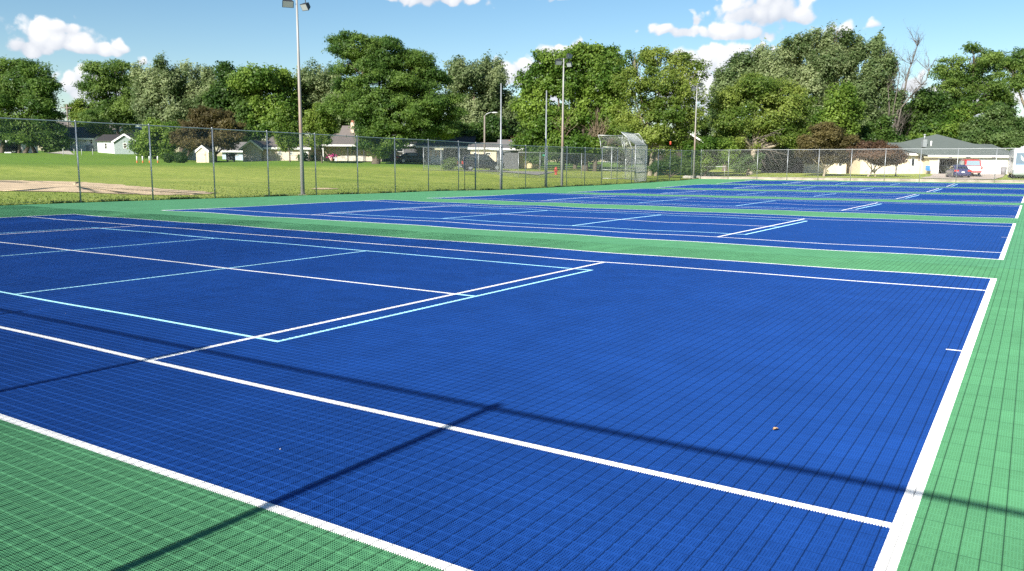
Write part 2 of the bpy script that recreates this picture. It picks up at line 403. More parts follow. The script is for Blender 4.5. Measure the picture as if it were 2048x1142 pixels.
# ------------------------------------------------------------------ chain link fences
def wires(length, height, pitch, r, place, seg=4):
    """both diagonal families of a chain link panel; place(s, h) -> world points"""
    st = []
    ks = np.arange(-int(height/pitch)-1, int(length/pitch)+1)*pitch
    for fam in (0, 1):
        a = np.maximum(0, -ks); b = np.minimum(height, length-ks); ok = b-a > .02
        k, a, b = ks[ok], a[ok], b[ok]
        for i in range(seg+1):
            h = a+(b-a)*i/seg; s = k+h
            if fam: s = length-s
            st.append((fam, i, s, h))
    V = []; Q = []; base = 0
    for fam in (0, 1):
        rows = [x for x in st if x[0] == fam]; n = len(rows[0][2])
        for (_, i, s, h) in rows:
            p = place(s, h); nrm = place.normal*r; upv = np.array([0, 0, r])
            ring = np.stack([p+nrm, p-nrm*.5+upv*.87, p-nrm*.5-upv*.87], 1); V.append(ring.reshape(-1, 3))
        for i in range(seg):
            for k in range(3):
                a0 = base+i*n*3+np.arange(n)*3
                Q.append(np.stack([a0+k, a0+(k+1) % 3, a0+n*3+(k+1) % 3, a0+n*3+k], 1))
        base += n*3*(seg+1)
    return np.concatenate(V), np.concatenate(Q)
class Place:
    def __init__(s, p0, p1, zf): 
        s.p0 = np.array(p0[:2], float); d = np.array(p1[:2], float)-s.p0; s.L = float(np.hypot(*d)); s.d = d/s.L
        s.normal = np.array([-s.d[1], s.d[0], 0]); s.zf = zf
    def __call__(s, t, h):
        t = np.asarray(t, float); x = s.p0[0]+s.d[0]*t; y = s.p0[1]+s.d[1]*t
        return np.stack([x, y, s.zf(x, y)+h], -1)
def fence(name, label, p0, p1, height, posts, zf, wire=.0023, pitch=.072, tall=(), wm=None, rail_r=.021, post_r=.03, gaps=(), pm=None, root=None, fat=()):
    wire = wire*1.15
    pl = Place(p0, p1, zf)
    if root is None: root = empty(name, pl(pl.L/2, 0), label, 'fence')
    ox, oy, oz = root.location
    def loc(t, h): return pl(t, h)-np.array([ox, oy, oz])
    pm = pm or galv
    edges = [0]; 
    for g in gaps: edges += [g[0], g[1]]
    edges.append(pl.L)
    for a, b in zip(edges[::2], edges[1::2]):
        class Q(Place):
            def __init__(s): s.normal = pl.normal
            def __call__(s, t, h): return loc(np.asarray(t)+a, h+.04)
        v, q = wires(b-a, height-.07, pitch, wire, Q()); tri_mesh('chain_link_mesh', v, q, wm or wire_m, root)
    rs = np.arange(0, pl.L+.01, min(3.0, pl.L/2)); mb = MB(); mb.tube([loc(t, height) for t in rs], rail_r); mb.build('top_rail', pm, root, True)
    mb = MB(); mb.tube([loc(t, .07) for t in rs], .004, 4); mb.build('tension_wire', pm, root)
    for i, t in enumerate(posts):
        hh = height+.02; r = post_r
        if i in fat: r = post_r*1.6; hh = height+.12
        mb = MB(); mb.tube([loc(t, -.1), loc(t, hh)], r, 10); mb.tube([loc(t, hh), loc(t, hh+.035), loc(t, hh+.05)], [r*1.25, r*1.1, r*.3], 10)
        for bh in (.4, 1.2, 2.0): 
            if bh < height: mb.tube([loc(t, bh), loc(t, bh+.03)], r*1.18, 10)
        mb.build('post', pm, root, True)
    return root, pl, loc
SP = 3.05
# side fence along the ball field (gate after the ninth post)
fp = [9.46-SP*k+8.95 for k in range(5, 0, -1)]+[9.46+SP*k+8.95 for k in range(9)]+[35.75+8.95]+[38.9+SP*k+8.95 for k in range(13)]
fp = [t for t in fp if t > .5 and t < 87.0]
side, pl_s, loc_s = fence('chain_link_fence', 'tall galvanised chain link fence with gate, running along the ball field side of the courts',
      (-18.5, -8.95), (-18.5, 78.1), 3.05, fp, zc, gaps=((34.44+8.95, 35.75+8.95),), fat=[i for i, t in enumerate(fp) if abs(t-8.95-34.44) < .3])
# gate leaf and transom
gt0, gt1 = 34.52+8.95, 35.68+8.95
mb = MB()
for pts in ([loc_s(gt0, .08), loc_s(gt0, 2.08), loc_s(gt1, 2.08), loc_s(gt1, .08), loc_s(gt0, .08)],): 
    for a, b in zip(pts[:-1], pts[1:]): mb.tube([a, b], .024, 8)
mb.tube([loc_s(gt0, 1.05), loc_s(gt1, 1.05)], .018, 8)
gate = mb.build('gate', galv_dark, side, True); tag(gate, 'chain link gate in a steel frame')
class GQ(Place):
    def __init__(s, h0): s.normal = pl_s.normal; s.h0 = h0
    def __call__(s, t, h): return loc_s(np.asarray(t)+gt0, h+s.h0)
v, q = wires(gt1-gt0, 1.96, .072, .0023, GQ(.1)); tri_mesh('gate_mesh', v, q, wire_m, gate)
v, q = wires(gt1-gt0, .85, .072, .0023, GQ(2.15)); tri_mesh('chain_link_mesh', v, q, wire_m, side)
# back fence
bp_ = [0.0]+[3.08*k for k in range(1, 13)]
fence('chain_link_fence', 'tall galvanised chain link fence closing the far end of the courts, before the ranch house', (-18.5, 78.32), (19.0, 78.32), 2.98, bp_,
      lambda x, y: zc(x, np.full_like(np.asarray(x, float), 78.0))+.10, wire=.0018, wm=wire_lt)
# fence behind the camera: throws the rail, post and mesh shadow on the nearest court
fence('chain_link_fence', 'tall chain link fence whose rail and post shadows cross the nearest court', (-18.4, -8.95), (18.9, -8.95), 3.06,
      [9.4+18.4+3.03*k for k in range(-9, 4)], zc, wire=.0026)

# kerb along the far end
mb = MB(); xsK = np.arange(-18.8, 19.1, 1.0)
rings = []
for x in xsK:
    z = float(zc(x, 78.0)); rings.append([(x, 78.42, z-.2), (x, 78.42, z+.20+.02*math.sin(x*2.1)), (x, 78.46, z+.24+.02*math.sin(x*2.1)), (x, 78.95, z+.25+.015*math.sin(x*1.3)), (x, 79.0, z-.2)])
mb.loft(rings); k_ = mb.build('kerb', mat('weathered kerb concrete', (.36, .31, .265), .9, 0, .35, 1.2, .2, .6, 14)); tag(k_, 'low weathered concrete kerb under the far fence', 'kerb', kind='structure')
mb = MB(); rk = []
for i, (x, y) in enumerate([(-19.6, 78.6), (-19.1, 79.2), (-20.3, 78.9)]):
    mb.ball((x, y, gz(x, y)+.12), (.45, .3, .22), 9, 6)
tag(mb.build('rubble', conc, smooth=False), 'pale broken concrete heaped at the fence corner beside the light pole', 'rubble', kind='stuff')

# ------------------------------------------------------------------ poles by the fence
def light_pole(px, D, h, label):
    g = ground(px, D) if px > 1300 else np.array([-18.85, P(px, 330, D)[1], 0])
    if px <= 1300: g[2] = gz(g[0], g[1])
    root = empty('light_pole', g, label, 'light pole', -YAW, 'court light poles')
    mb = MB(); mb.tube([(0,0,-.2), (0,0,h*.45), (0,0,h*.72), (0,0,h)], [.108, .084, .064, .05], 12); pole = mb.build('pole', POLE, root, True)
    mb = MB(); mb.box(-.2, .2, -.2, .2, -.05, .04); mb.build('base_plate', conc, root)
    mb = MB(); mb.tube([(-.55, 0, h-.05), (.5, 0, h+.05)], .035, 8); mb.build('crossarm', dark_m, root)
    for i, (x, z, a, sx) in enumerate([(-.42, -.28, .35, 1.0), (.46, -.42, -.5, .75), (.40, .20, .7, .8)]):
        fb = MB(); w, d2, hh = .27*sx, .14, .17
        rings = [[(-w, -d2, -hh), (w, -d2, -hh), (w, -d2, hh), (-w, -d2, hh)], [(-w*.7, d2, -hh*.7), (w*.7, d2, -hh*.7), (w*.7, d2, hh*.7), (-w*.7, d2, hh*.7)]]
        fb.loft(rings); fl = fb.build('floodlight', dark_m, root); fl.location = (x, -.08, h+z); fl.rotation_euler = (R(35), 0, a)
        lb = MB(); lb.box(-w*.88, w*.88, -d2-.012, -d2-.002, -hh*.85, hh*.85); lb.build('lens', mat('floodlight lens', (.35, .38, .40), .15, 0, .05), fl)
        bb = MB(); bb.tube([(x*.9, 0, h+z*.1), (x, -.05, h+z*.9)], .02, 6); bb.build('bracket', dark_m, root)
    return root
def pole_material():
    m, nt, N, L, b = new_mat('galvanised light pole')
    tc = N.new('ShaderNodeTexCoord'); sp = N.new('ShaderNodeSeparateXYZ'); L.new(tc.outputs['Object'], sp.inputs[0])
    nz = N.new('ShaderNodeTexNoise'); nz.inputs['Scale'].default_value = 1.3; nz.inputs['Detail'].default_value = 5
    mp = N.new('ShaderNodeMapping'); mp.inputs['Scale'].default_value = (3, 3, .8); L.new(tc.outputs['Object'], mp.inputs[0]); L.new(mp.outputs[0], nz.inputs['Vector'])
    r = N.new('ShaderNodeValToRGB'); e = r.color_ramp.elements       # rust band a third of the way up
    e[0].position = .0; e[0].color = (0, 0, 0, 1); e[1].position = 1; e[1].color = (0, 0, 0, 1)
    for p_, v_ in ((.305, 0), (.325, .85), (.46, .75), (.62, .25), (.8, .05)):
        q = e.new(p_); q.color = (v_, v_, v_, 1)
    dv = N.new('ShaderNodeMath'); dv.operation = 'DIVIDE'; dv.inputs[1].default_value = 9.7; L.new(sp.outputs[2], dv.inputs[0]); L.new(dv.outputs[0], r.inputs[0])
    ml = N.new('ShaderNodeMath'); ml.operation = 'MULTIPLY'; L.new(nz.outputs['Fac'], ml.inputs[0]); ml.inputs[1].default_value = 1.5
    m2 = N.new('ShaderNodeMath'); m2.operation = 'MULTIPLY'; m2.use_clamp = True; L.new(ml.outputs[0], m2.inputs[0]); L.new(r.outputs[0], m2.inputs[1])
    mx = N.new('ShaderNodeMix'); mx.data_type = 'RGBA'; mx.inputs[6].default_value = (.34, .34, .335, 1); mx.inputs[7].default_value = (.30, .185, .13, 1)
    L.new(m2.outputs[0], mx.inputs[0]); L.new(mx.outputs[2], b.inputs['Base Color']); b.inputs['Roughness'].default_value = .5; b.inputs['Metallic'].default_value = .15
    return m
POLE = pole_material()
light_pole(600, 41.2, 9.62, 'tall light pole nearest the camera with a rusty middle band and floodlights on top')
light_pole(1131, 63.6, 9.75, 'tall light pole with floodlights in the middle of the side fence, past the gate')
light_pole(1388, 89.6, 9.9, 'tall white light pole at the far corner of the side fence')
for px, y, lab in [(1006, 38.9, 'thin tall galvanised pole rising from the side fence just past the gate'), (1096, 45.0, 'thin tall galvanised pole on the side fence, next to the middle light pole')]:
    g = np.array([-18.62, y, gz(-18.62, y)])
    root = empty('net_pole', g, lab, 'pole', 0, 'tall net poles on the fence')
    mb = MB(); mb.tube([(0,0,-.1), (0,0,3.0), (0,0,3.02), (0,0,7.1)], [.075, .075, .055, .045], 10); mb.build('pole', galv, root, True)
    mb = MB(); mb.tube([(0,0,7.1), (0,0,7.16)], [.055, .02], 10); mb.build('cap', galv, root, True)
    for h in (1.0, 2.0, 2.9):
        mb = MB(); mb.box(-.09, .13, -.09, .09, h, h+.04); mb.build('clamp', galv_dark, root)

# ------------------------------------------------------------------ ball field fence and backstop
def zterr(x, y):
    x = np.asarray(x, float); y = np.asarray(y, float); sh = x.shape
    return hz(x.ravel(), np.broadcast_to(y, sh).ravel()).reshape(sh)
FA, FB, FC = ground(847, 88), ground(1037, 80), ground(1203, 84)
L1 = float(np.hypot(*(FB-FA)[:2])); L2 = float(np.hypot(*(FC-FB)[:2]))
fence('field_fence', 'lower chain link fence at the edge of the ball field, ending near the street sign', FA, FB, 2.42, [0]+[L1*k/5 for k in range(1, 6)], zterr, pitch=.08, wire=.0028)
fence('field_fence', 'lower chain link fence joining the ball backstop, behind the red hydrant', FB, FC, 2.5, [L2*k/4 for k in range(1, 4)], zterr, pitch=.08, wire=.0028)
# backstop
wire_bs = mat('new chain link wire', (.56, .58, .57), .5, .2, .1, 5)
bs0 = ground(1240, 82); bs = empty('backstop', bs0, 'galvanised ball field backstop with overhanging chain link hood', 'backstop')
def lb(p): return np.array(p, float)-bs0
A_, B_, C_, D_ = [P(px, 340, D) for px, D in ((1204, 84), (1251, 84.5), (1293, 81), (1270, 76))]
for q in (A_, B_, C_, D_): q[2] = gz(q[0], q[1])
hood = []
inw = P(1225, 340, 70)-P(1225, 340, 84); inw[2] = 0; inw /= np.linalg.norm(inw)
lft = P(1200, 340, 80)-P(1225, 340, 80); lft[2] = 0; lft /= np.linalg.norm(lft)
H3 = np.array([0, 0, 3.25]); 
def bar(a, b, r=.035, name='rail', n=8):
    mb = MB(); mb.tube([lb(a), lb(b)], r, n); return mb.build(name, galv, bs, True)
def panel(a0, b0, a1, b1):        # chain link between two rails
    L = float(np.linalg.norm((b0-a0)[:3])); Hh = float(np.linalg.norm((a1-a0)))
    class Q(Place):
        def __init__(s): s.normal = np.cross((b0-a0)/L, (a1-a0)/Hh)
        def __call__(s, t, h):
            t = np.asarray(t)/L; h = np.asarray(h)/Hh
            t, h = t[..., None], h[..., None]
            return lb(0)*0+((a0*(1-t)+b0*t)*(1-h)+(a1*(1-t)+b1*t)*h)-bs0
    v, q = wires(L, Hh, .072, .0034, Q(), 2); tri_mesh('chain_link_mesh', v, q, wire_bs, bs)
z3 = lambda p, h: p+np.array([0, 0, h])
for p, h in ((A_, 3.3), (B_, 3.3), (C_, 3.5), (D_, 3.55), ((A_+B_)/2*.8+B_*.2*0+A_*.2, 3.3)): bar(z3(p, -.1), z3(p, h), .05, 'post')
for a, b, ha, hb, out in ((A_, B_, 3.25, 3.25, inw*.9+lft*.45), (B_, C_, 3.3, 3.45, inw*.7+lft*.9), (C_, D_, 3.5, 3.5, lft*1.35)):
    for h in (.06, .95, 1.75): bar(z3(a, h), z3(b, h), .028)
    bar(z3(a, ha), z3(b, hb), .035)
    a1, b1 = z3(a, ha+1.15)+out, z3(b, hb+1.15)+out
    bar(a1, b1, .038, 'hood_rail'); bar(z3(a, ha), a1, .038, 'hood_rail'); bar(z3(b, hb), b1, .038, 'hood_rail')
    bar(z3(a, ha-1.2), a1*.55+z3(a, ha)*.45, .026, 'brace'); bar(z3(b, hb-1.2), b1*.55+z3(b, hb)*.45, .026, 'brace')
    panel(z3(a, .06), z3(b, .06), z3(a, ha), z3(b, hb)); panel(z3(a, ha), z3(b, hb), a1, b1)

# ------------------------------------------------------------------ houses
CR = -YAW
def face_rot(px): return CR-math.atan((px-1024)/1634.0)
roof_brown = stripe_mat('brown shingle roof', (.185, .158, .142), .16, 2, .8)
roof_dark = stripe_mat('dark shingle roof', (.055, .048, .048), .16, 2, .75)
roof_grey = stripe_mat('grey shingle roof', (.20, .185, .175), .16, 2, .8)
roof_green = stripe_mat('grey green shingle roof', (.122, .142, .128), .16, 2, .82)
side_white = stripe_mat('white siding', (.78, .79, .80), .16, 2, .82)
side_green = stripe_mat('shaded grey green siding', (.27, .32, .305), .16, 2, .82)  # siding colour darkened to carry the shade on the gable front
side_cream = stripe_mat('cream siding', (.74, .62, .46), .2, 2, .88)
side_beige = stripe_mat('beige pink siding', (.70, .57, .47), .2, 2, .88)
side_yellow = stripe_mat('pale yellow siding', (.75, .60, .36), .2, 2, .88)
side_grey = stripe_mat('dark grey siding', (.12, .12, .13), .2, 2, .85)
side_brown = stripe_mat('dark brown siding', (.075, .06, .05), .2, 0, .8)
brick = mat('red brick', (.33, .14, .09), .9, 0, .3, 9, .2)
stone = mat('pale stone veneer', (.58, .53, .47), .9, 0, .45, 5, .2, .6, 8)
pane_m = glass_mat('window glass')
pane_l = glass_mat('pale window glass', (.16, .19, .21))
class House:
    def __init__(s, name, label, cat, px0, px1, base, D, rot=None, zoff=0.0, gr=None):
        s.px0, s.base, s.D, s.s = px0, base, D, S(D)
        g = P(px0, base, D); s.z = g[2]
        s.w = (px1-px0)*s.s
        s.root = empty(name, g, label, cat, CR if rot is None else rot)
    def X(s, px): return (px-s.px0)*s.s
    def Z(s, py): return (s.base-py)*s.s
    def part(s, name, mb, m, parent=None, **k): return mb.build(name, m, parent or s.root, **k)
    def body(s, x0, x1, y0, y1, h, m, name='wall', gable=None, rise=0.0, zb=-.6):
        mb = MB()
        if gable is None: mb.box(x0, x1, y0, y1, zb, h)
        elif gable == 'y':                     # ridge runs away from the viewer
            xm = (x0+x1)/2
            ring = lambda y: [(x0, y, zb), (x1, y, zb), (x1, y, h), (xm, y, h+rise), (x0, y, h)]
            mb.loft([ring(y0), ring(y1)])
        else:
            ym = (y0+y1)/2
            ring = lambda x: [(x, y0, zb), (x, y1, zb), (x, y1, h), (x, ym, h+rise), (x, y0, h)]
            mb.loft([ring(x0), ring(x1)])
        return s.part(name, mb, m)
    def roof(s, x0, x1, y0, y1, h, rise, m, kind='x', o=.45, th=.16, hipin=None, fascia=True):
        mb = MB()
        if kind == 'x':
            ym = (y0+y1)/2; k = rise/((y1-y0)/2); e = h-o*k
            ring = lambda x: [(x, y0-o, e+.02), (x, ym, h+rise+.02), (x, y1+o, e+.02), (x, y1+o, e+th), (x, ym, h+rise+th), (x, y0-o, e+th)]
            mb.loft([ring(x0-o), ring(x1+o)])
        elif kind == 'y':
            xm = (x0+x1)/2; k = rise/((x1-x0)/2); e = h-o*k
            ring = lambda y: [(x0-o, y, e+.02), (xm, y, h+rise+.02), (x1+o, y, e+.02), (x1+o, y, e+th), (xm, y, h+rise+th), (x0-o, y, e+th)]
            mb.loft([ring(y0-o), ring(y1+o)])
        else:                                   # hip
            ym = (y0+y1)/2; k = rise/((y1-y0)/2+o); e = h; hi = hipin if hipin is not None else (y1-y0)/2+o
            a, b, c, d = (x0-o, y0-o, e+.01), (x1+o, y0-o, e+.01), (x1+o, y1+o, e+.01), (x0-o, y1+o, e+.01)
            a2, b2, c2, d2 = [(q[0], q[1], e+th) for q in (a, b, c, d)]
            r1, r2_ = (x0-o+hi, ym, e+rise+th), (x1+o-hi, ym, e+rise+th)
            mb.add([a, b, c, d, a2, b2, c2, d2, r1, r2_], [(0,3,2,1), (0,1,5,4), (1,2,6,5), (2,3,7,6), (3,0,4,7), (4,5,9,8), (5,6,9), (6,7,8,9), (7,4,8)])
        r = s.part('roof', mb, m)
        if fascia:
            fb = MB()
            if kind == 'y':
                xm = (x0+x1)/2; k = rise/((x1-x0)/2); e = h-o*k
                for sx, xe in ((-1, x0-o), (1, x1+o)):
                    fb.add([(xe, y0-o-.05, e-.12), (xm, y0-o-.05, h+rise-.10), (xm, y0-o-.05, h+rise+th+.02), (xe, y0-o-.05, e+th+.02),
                            (xe, y0-o-.004, e-.12), (xm, y0-o-.004, h+rise-.10), (xm, y0-o-.004, h+rise+th+.02), (xe, y0-o-.004, e+th+.02)],
                           [(0,1,2,3), (7,6,5,4), (0,4,5,1), (3,2,6,7), (0,3,7,4), (1,5,6,2)])
            else:
                e = h-o*(rise/((y1-y0)/2)) if kind == 'x' else h
                fb.box(x0-o, x1+o, y0-o-.06, y0-o-.004, e-.10, e+th-.01)
            s.part('fascia', fb, white_p)
        return r
    def window(s, px, py0, py1, wpx, y=0.0, fm=None, gm=None, x=None, cross=True, parent=None):
        x = s.X(px) if x is None else x; w = wpx*s.s/2; z0, z1 = s.Z(py1), s.Z(py0); f = .07
        mb = MB(); 
        mb.box(x-w-f, x-w, y-.06, y-.003, z0-f, z1+f); mb.box(x+w, x+w+f, y-.06, y-.003, z0-f, z1+f)
        mb.box(x-w, x+w, y-.06, y-.003, z1, z1+f); mb.box(x-w, x+w, y-.08, y-.003, z0-f, z0)
        if cross: mb.box(x-w, x+w, y-.05, y-.003, (z0+z1)/2-.025, (z0+z1)/2+.025)
        wn = s.part('window', mb, fm or white_p)
        pb = MB(); pb.box(x-w, x+w, y-.022, y-.006, z0, z1); pb.build('pane', gm or pane_m, wn)
        return wn
    def door(s, px, py0, wpx, m, y=0.0, z0=.02, glass=True):
        x = s.X(px); w = wpx*s.s/2; z1 = s.Z(py0)
        mb = MB(); mb.box(x-w, x+w, y-.05, y-.003, z0, z1)
        d = s.part('door', mb, m)
        hb = MB(); hb.box(x+w-.14, x+w-.09, y-.10, y-.05, z0+.95, z0+1.05); hb.build('handle', dark_m, d)
        if glass: gb = MB(); gb.box(x-w*.65, x+w*.65, y-.058, y-.051, z0+(z1-z0)*.5, z0+(z1-z0)*.92); gb.build('pane', pane_m, d)
        return d
    def chimney(s, px, py0, py1, wpx, y, m, cap=brick):
        x = s.X(px); w = wpx*s.s/2; mb = MB(); mb.box(x-w, x+w, y-w, y+w, s.Z(py1), s.Z(py0)); c = s.part('chimney', mb, m)
        cb = MB(); cb.box(x-w*.7, x+w*.7, y-w*.7, y+w*.7, s.Z(py0)+.01, s.Z(py0)+.3); cb.build('chimney_pot', cap, c); return c

# far left
h = House('house', 'white house wall at the left edge behind the dark parked truck', 'house', -60, 22, 303, 140)
h.body(0, h.w, 0, 8, h.Z(262), side_white, gable='x', rise=2.2); h.roof(0, h.w, 0, 8, h.Z(262), 2.2, roof_dark); h.window(-8, 272, 286, 8)
h = House('house', 'white house with dark roof and small windows, left of the grey green gabled house', 'house', 104, 186, 302, 131)
h.body(0, h.w, 0, 9, h.Z(276), side_white, gable='x', rise=1.9); h.roof(0, h.w, 0, 9, h.Z(276), 1.75, roof_dark)
h.window(139, 279, 288, 5); h.window(172, 281, 283, 3.5, cross=False); h.window(184, 279, 287, 4)
hb = MB(); hb.box(h.X(178), h.X(188), -.9, -.05, 0, h.Z(290)); h.part('bulkhead', hb, mat('grey blue painted wood', (.16, .18, .23), .7))
h = House('house', 'house with broad brown roof and brick chimney behind the white house', 'house', 96, 232, 302, 158)
h.body(0, h.w, 0, 11, h.Z(263), side_white, gable='x', rise=2.0); h.roof(0, h.w, 0, 11, h.Z(263), 2.0, roof_brown); h.chimney(146, 236, 252, 5, 5.0, brick); h.chimney(138, 231, 250, 4, 7.0, brick)
h = House('house', 'small pale grey green house with gable end and dark window', 'house', 229, 275, 306, 126)
h.body(0, h.w, 0, 7, h.Z(284), side_green, gable='y', rise=h.Z(270)-h.Z(284)); h.roof(0, h.w, 0, 7, h.Z(284), h.Z(270)-h.Z(284), roof_dark, 'y', o=.25)
h.window(251, 287, 296, 5.5, gm=pane_m)
wx0 = h.X(188); mb = MB(); mb.box(wx0, -.01, 1.2, 6, -.6, h.Z(283)); h.part('wing_wall', mb, side_white)
mb = MB(); ym = 3.6; e = h.Z(283); mb.loft([[(x, .9, e), (x, ym, e+1.0), (x, 6.3, e), (x, 6.3, e+.16), (x, ym, e+1.16), (x, .9, e+.16)] for x in (wx0-.2, -.3)]); h.part('wing_roof', mb, roof_dark)
h.window(205, 287, 297, 4, y=1.2)
h = House('house', 'tall dark roofed house rising behind the small grey green gabled house', 'house', 233, 283, 300, 150)
h.body(0, h.w, 0, 9, h.Z(276), side_white, gable='y', rise=2.2); h.roof(0, h.w, 0, 9, h.Z(276), h.Z(254)-h.Z(276), roof_dark, 'y', o=.3); h.window(274, 277, 288, 5)
h = House('house', 'white cottage wall and gable showing between trees above the grey green house', 'house', 214, 244, 300, 165)
h.body(0, h.w, 0, 8, h.Z(272), side_white, gable='y', rise=1.9); h.roof(0, h.w, 0, 8, h.Z(272), 1.9, roof_brown, 'y', o=.3)
for a, b, t_, D, lab in ((368, 388, 297, 112, 'small white shed between the round bushes and the beige shed'),):
    h = House('shed', lab, 'shed', a, b, 322, D); h.body(0, h.w, 0, 2.5, h.Z(t_+5), side_white, gable='y', rise=.6); h.roof(0, h.w, 0, 2.5, h.Z(t_+5), .6, roof_grey, 'y', o=.12); h.door(378, 305, 9, white_p, glass=False)
h = House('shed', 'beige garden shed with low gable roof under the bronze tree', 'shed', 393, 418, 326, 104)
h.body(0, h.w, 0, 2.2, h.Z(303), side_cream, gable='y', rise=.62); h.roof(0, h.w, 0, 2.2, h.Z(303), .62, roof_grey, 'y', o=.08); h.door(405.5, 305, 13, side_cream, glass=False)
h = House('garage', 'pale blue grey garage wall behind the black grill', 'garage', 445, 492, 322, 124)
h.body(0, h.w, 0, 6, h.Z(301), mat('pale blue painted wall', (.42, .50, .60), .7), gable='x', rise=1.2); h.roof(0, h.w, 0, 6, h.Z(301), 1.2, roof_grey); h.window(473, 304, 310, 6)
h = House('house', 'beige ranch house with grey brown roof and two windows, behind the young maple', 'house', 490, 618, 323, 112)
wl = h.X(527)
h.body(0, wl-.02, -.8, 9, h.Z(297), stone, 'wing_wall', gable='y', rise=h.Z(283)-h.Z(297)); h.roof(0, wl, -.8, 9, h.Z(297), h.Z(283)-h.Z(297), roof_brown, 'y', o=.4)
h.body(wl, h.w, 0, 8, h.Z(295), side_beige, gable='x', rise=1.45); h.roof(wl+.5, h.w, 0, 8, h.Z(295), 1.45, roof_brown, o=.42)
h.window(539, 299, 309, 5.5, gm=pane_l); h.window(560, 299, 309, 5.5, gm=pane_l); h.window(583, 300, 309, 4, gm=pane_l)
mb = MB(); mb.box(h.X(600), h.X(617), -.05, -.003, .02, h.Z(300)); h.part('garage_door', mb, white_p)
h = House('house', 'house with brown two level roof, pale chimney and porch beside the pink flowers', 'house', 612, 760, 323, 114)
h.body(0, h.w, 1.2, 9, h.Z(292), side_beige, gable='x', rise=1.4); h.roof(h.X(640), h.w, -.3, 9, h.Z(289.5), 1.55, roof_brown, o=.4)
h.body(h.X(672), h.w-1, 3.2, 8.5, h.Z(272), side_beige, 'upper_wall', gable='x', rise=1.2, zb=h.Z(288)); h.roof(h.X(676), h.w-1, 3.2, 8.5, h.Z(272), 1.5, roof_brown, o=.5)
h.roof(0, h.X(642), 1.2, 9, h.Z(295), 1.3, roof_brown, o=.4)
h.chimney(695.5, 243, 276, 7.5, 4.2, mat('pale chimney brick', (.66, .52, .40), .85, 0, .15, 8))
h.window(709, 292, 309, 17, y=1.2, gm=pane_l); h.window(692, 292, 310, 5, y=1.2, gm=pane_l); h.window(675, 295, 308, 4, y=1.2)
h.door(667, 299, 7, white_p, y=1.2)
mb = MB(); mb.box(h.X(678), h.X(728), 1.08, 1.19, -.4, h.Z(311)); h.part('stone_base', mb, stone)
for px in (648, 697, 729): mb = MB(); mb.box(h.X(px)-.06, h.X(px)+.06, -.4, -.28, 0, h.Z(291)); h.part('porch_post', mb, white_p if px < 660 else dark_m)
mb = MB(); mb.box(h.X(645), h.X(730), -.5, 1.0, -.3, .05); h.part('porch_floor', mb, conc)
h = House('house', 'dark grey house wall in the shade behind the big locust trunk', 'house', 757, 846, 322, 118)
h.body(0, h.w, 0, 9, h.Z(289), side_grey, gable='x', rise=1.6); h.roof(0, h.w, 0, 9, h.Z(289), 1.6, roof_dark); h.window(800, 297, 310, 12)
h = House('house', 'white porch front with narrow windows seen through the field fence', 'house', 838, 944, 328, 116)
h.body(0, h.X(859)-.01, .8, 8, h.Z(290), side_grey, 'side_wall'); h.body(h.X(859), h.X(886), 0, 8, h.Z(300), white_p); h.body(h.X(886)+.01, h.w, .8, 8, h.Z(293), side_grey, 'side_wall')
h.roof(0, h.w, 0, 8, h.Z(292), 1.6, roof_dark, o=.4)
for px in (862, 872, 880): h.window(px, 302, 312, 4.5, fm=white_p)
h = House('house', 'cream house with small high windows behind the black van', 'house', 941, 1036, 329, 104)
h.body(0, h.X(993)-.01, 0, 8, h.Z(297), side_cream); h.body(h.X(993), h.w, .6, 8, h.Z(298), side_grey, 'dark_side_wall')  # cream front, side wall in dark grey siding
h.roof(0, h.X(993), 0, 8, h.Z(297), .7, roof_grey, o=.35); h.roof(h.X(1000), h.w+1, .6, 8.5, h.Z(297), 1.1, roof_grey, o=.4)
h.window(950, 306, 309, 5, cross=False); h.window(976, 306, 309, 9, cross=False); h.chimney(1018, 283, 290, 4, 4, brick)
h = House('house', 'pale yellow house with one window and grey roof, left of the green street sign', 'house', 1038, 1078, 327, 106)
h.body(0, h.w, 0, 8, h.Z(300), side_yellow, gable='x', rise=1.0); h.roof(0, h.w, 0, 8, h.Z(300), 1.0, roof_grey, o=.4); h.window(1042, 304, 311, 5)
h = House('house', 'dark roofed house hidden among trees with a white gable board, above the light pole foot', 'house', 1310, 1406, 325, 130)
h.body(0, h.w, 0, 9, h.Z(286), side_brown, gable='y', rise=1.8); h.roof(0, h.w, 0, 9, h.Z(286), 2.2, roof_dark, 'y', o=.5)
for px in (1325, 1345): h.window(px, 300, 308, 8)
h = House('house', 'low house with dark brown side and beige front behind the bronze tree', 'house', 1568, 1692, 347, 108)
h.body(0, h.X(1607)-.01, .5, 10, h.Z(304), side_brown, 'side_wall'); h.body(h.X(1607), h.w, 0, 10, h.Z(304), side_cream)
h.roof(h.X(1597), h.w, 0, 10, h.Z(303), 1.3, roof_grey, o=.6); h.roof(0, h.X(1596), .5, 10, h.Z(303.5), .9, roof_dark, o=.4, fascia=False)
h.window(1650, 314, 328, 14); h.door(1679, 316, 8, white_p)
# the ranch house with the garage
h = House('house', 'ranch house with grey green hip roof, open garage and white garage door', 'house', 1720, 2026, 348.5, 105)
gx0 = h.X(1857); eave = h.Z(313); zc0 = h.Z(315.5)
mb = MB(); mb.box(h.X(1730), gx0-.01, 1.6, 11, -.6, h.Z(310)); h.part('wall', mb, side_cream)
